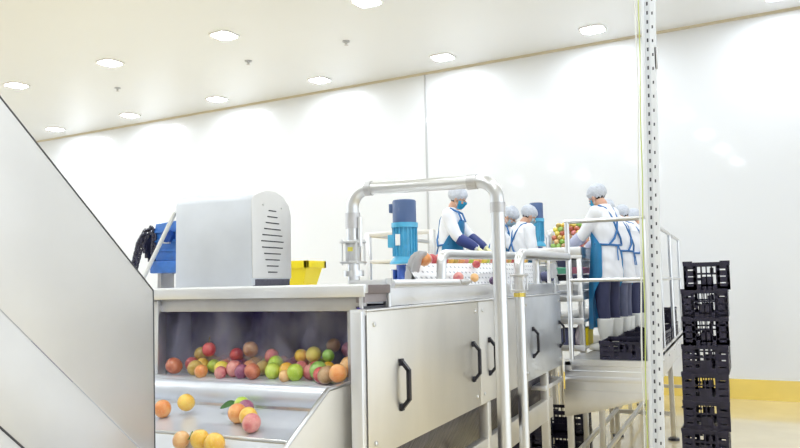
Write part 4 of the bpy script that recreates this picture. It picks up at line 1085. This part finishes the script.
    for q in (1, -1):
        band([(q * .09, .145, 1.33), (q * .095, .10, 1.42), (q * .085, .0, 1.462), (q * .075, -.07, 1.43), (q * .05, -.128, 1.33), (0, -.148, 1.20), (-q * .06, -.146, 1.12), (-q * .12, -.118, 1.06)], .022)
        band([(q * .175, .03, 1.07), (q * .165, -.06, 1.06), (q * .11, -.122, 1.055), (0, -.144, 1.05)], .022)
        band([(0, -.147, 1.05), (q * .03, -.155, .99), (q * .04, -.165, .90)], .014)
    o = obj('apron_straps', b, 'strap', None); o.parent = ap
    return t

def at_face(fx, fy): return math.atan2(fy, fx) - PI / 2
person('worker nearest the front rail, leaning over the fruit heap, blue mask and dark trousers', (-1.155, 7.46, PZ), at_face(-1, .42), 1.67, .03, .36, -.12,
       wl=(-.12, .40, 1.06), wr=(.20, .38, 1.06), mask='mask', sleeve='sleeve_l', glove='glove_w', trousers='trouser')
person('worker second from the front rail, head bent, grey-navy trousers and white boots', (-1.10, 8.15, PZ), at_face(-1, .12), 1.60, .14, .45, -.1, mask='mask', trousers='trouser_g', glove='glove_w')
person('worker third from the front rail, seen behind the crossed apron straps of the second', (-1.06, 8.95, PZ), at_face(-1, .25), 1.60, .12, .42, .1, mask='mask_l', trousers='trouser', glove='glove_w')
person('worker farthest along the platform, mostly hidden behind the slotted post', (-1.02, 9.75, PZ), at_face(-1, .1), 1.62, .12, .4, 0, mask='mask_l', trousers='trouser', glove='glove_w')
LZ = 1.10
person('worker standing behind the perforated conveyor, turned right, blue mask and navy sleeve covers', (-2.80, 7.42, LZ), at_face(1, .10), 1.70, .08, .22, 0,
       wl=(-.12, .40, 1.03), wr=(.14, .36, 1.02), mask='mask', sleeve='sleeve_n', glove='glove')
person('worker bending low behind the arch pipe, hair net over a downturned face', (-2.575, 8.5, LZ), at_face(1, -.15), 1.60, .16, .55, .0, mask='mask_l', glove='glove')
person('worker with back turned, blue strap over the shoulders, beside the far blue motor', (-2.11, 7.72, LZ), at_face(.75, .75), 1.50, .14, .32, -.1, wl=(-.15, .27, 1.06), wr=(.15, .27, 1.06), mask='mask_l', glove='glove')

# leave room for the hands among the fruit
from mathutils.kdtree import KDTree
bpy.context.view_layer.update()
hv = [c.matrix_world @ v.co for o in COL.objects if o.get('category') == 'person' for c in o.children if c.name.split('.')[0] in ('body', 'glove', 'sleeve_cover') for v in c.data.vertices]
kd = KDTree(len(hv))
for i_, p in enumerate(hv): kd.insert(p, i_)
kd.balance()
for o in [o for o in COL.objects if o.get('group') in ('fruit heaped on the sorting table', 'fruit lying further in on the conveyor')]:
    if kd.find(o.location)[2] < .036: bpy.data.objects.remove(o)

# step platform the left-hand workers stand on
b = nb()
LP = thing('worker_step', 'low steel standing platform behind the washer for the left-hand workers', 'platform', (-2.6, 8.1, 0))
box(b, -3.02, -2.02, 7.05, 8.95, LZ - .03, LZ); obj('deck', b, 'steel_dull', LP)
for x in (-2.98, -2.06):
    for y in (7.1, 8.9):
        b = nb(); box(b, x - .02, x + .02, y - .02, y + .02, 0, LZ - .03); obj('leg', b, 'steel_dull', LP)

# ------------------------------------------------------------------ spray mist inside the opening
def mist():
    b = nb(); box(b, -3.0, -1.49, 2.84, 3.31, 1.345, 1.643)
    me = bpy.data.meshes.new('spray_mist'); b.to_mesh(me); b.free(); o = bpy.data.objects.new('spray_mist', me); COL.objects.link(o)
    m = bpy.data.materials.new('mist'); m.use_nodes = True; nt = m.node_tree; N = nt.nodes; L = nt.links
    N.remove(N['Principled BSDF']); vs = N.new('ShaderNodeVolumeScatter'); vs.inputs['Color'].default_value = (.66, .66, 1, 1); vs.inputs['Anisotropy'].default_value = .1
    tc = N.new('ShaderNodeTexCoord'); mp = N.new('ShaderNodeMapping'); mp.inputs['Scale'].default_value = (5, 3, 2.2); mp.inputs['Rotation'].default_value = (0, .5, 0)
    L.new(tc.outputs['Object'], mp.inputs[0]); n = N.new('ShaderNodeTexNoise'); n.inputs['Scale'].default_value = 1.6; n.inputs['Detail'].default_value = 4; L.new(mp.outputs[0], n.inputs['Vector'])
    mr = N.new('ShaderNodeMapRange'); mr.inputs['From Min'].default_value = .48; mr.inputs['From Max'].default_value = .70; mr.inputs['To Min'].default_value = .05; mr.inputs['To Max'].default_value = 11.
    L.new(n.outputs['Fac'], mr.inputs['Value']); L.new(mr.outputs[0], vs.inputs['Density']); L.new(vs.outputs[0], N['Material Output'].inputs['Volume'])
    me.materials.append(m); tag(o, 'fine white water spray drifting inside the dark washer opening', 'mist', None, 'stuff')
mist()

# ------------------------------------------------------------------ light, camera
w = bpy.data.worlds.new('World'); S.world = w; w.use_nodes = True
bg = w.node_tree.nodes['Background']; bg.inputs['Color'].default_value = (.86, .93, 1.0, 1); bg.inputs['Strength'].default_value = 1.35

cam = bpy.data.cameras.new('Camera'); co = bpy.data.objects.new('Camera', cam); COL.objects.link(co); S.camera = co
yaw, pitch, roll, F = .42912, .08307, -.020175, 727.7
f = V((-math.sin(yaw) * math.cos(pitch), math.cos(yaw) * math.cos(pitch), math.sin(pitch))); r = V((math.cos(yaw), math.sin(yaw), 0)); u = r.cross(f)
c_, s_ = math.cos(roll), math.sin(roll); r2 = r * c_ + u * s_; u2 = u * c_ - r * s_
mtx = Matrix((r2, u2, -f)).transposed().to_4x4(); mtx.translation = V((0, 0, 1.75)); co.matrix_world = mtx
cam.sensor_width = 36; cam.lens = F / 800 * 36; cam.clip_start = .05; cam.clip_end = 200

S.view_settings.view_transform = 'Standard'; S.view_settings.look = 'None'; S.view_settings.exposure = .64; S.view_settings.gamma = 1
S.view_settings.use_curve_mapping = False
S.cycles.use_denoising = True; S.cycles.max_bounces = 10; S.cycles.volume_bounces = 2; S.cycles.sample_clamp_indirect = 6; S.cycles.volume_step_rate = 1.
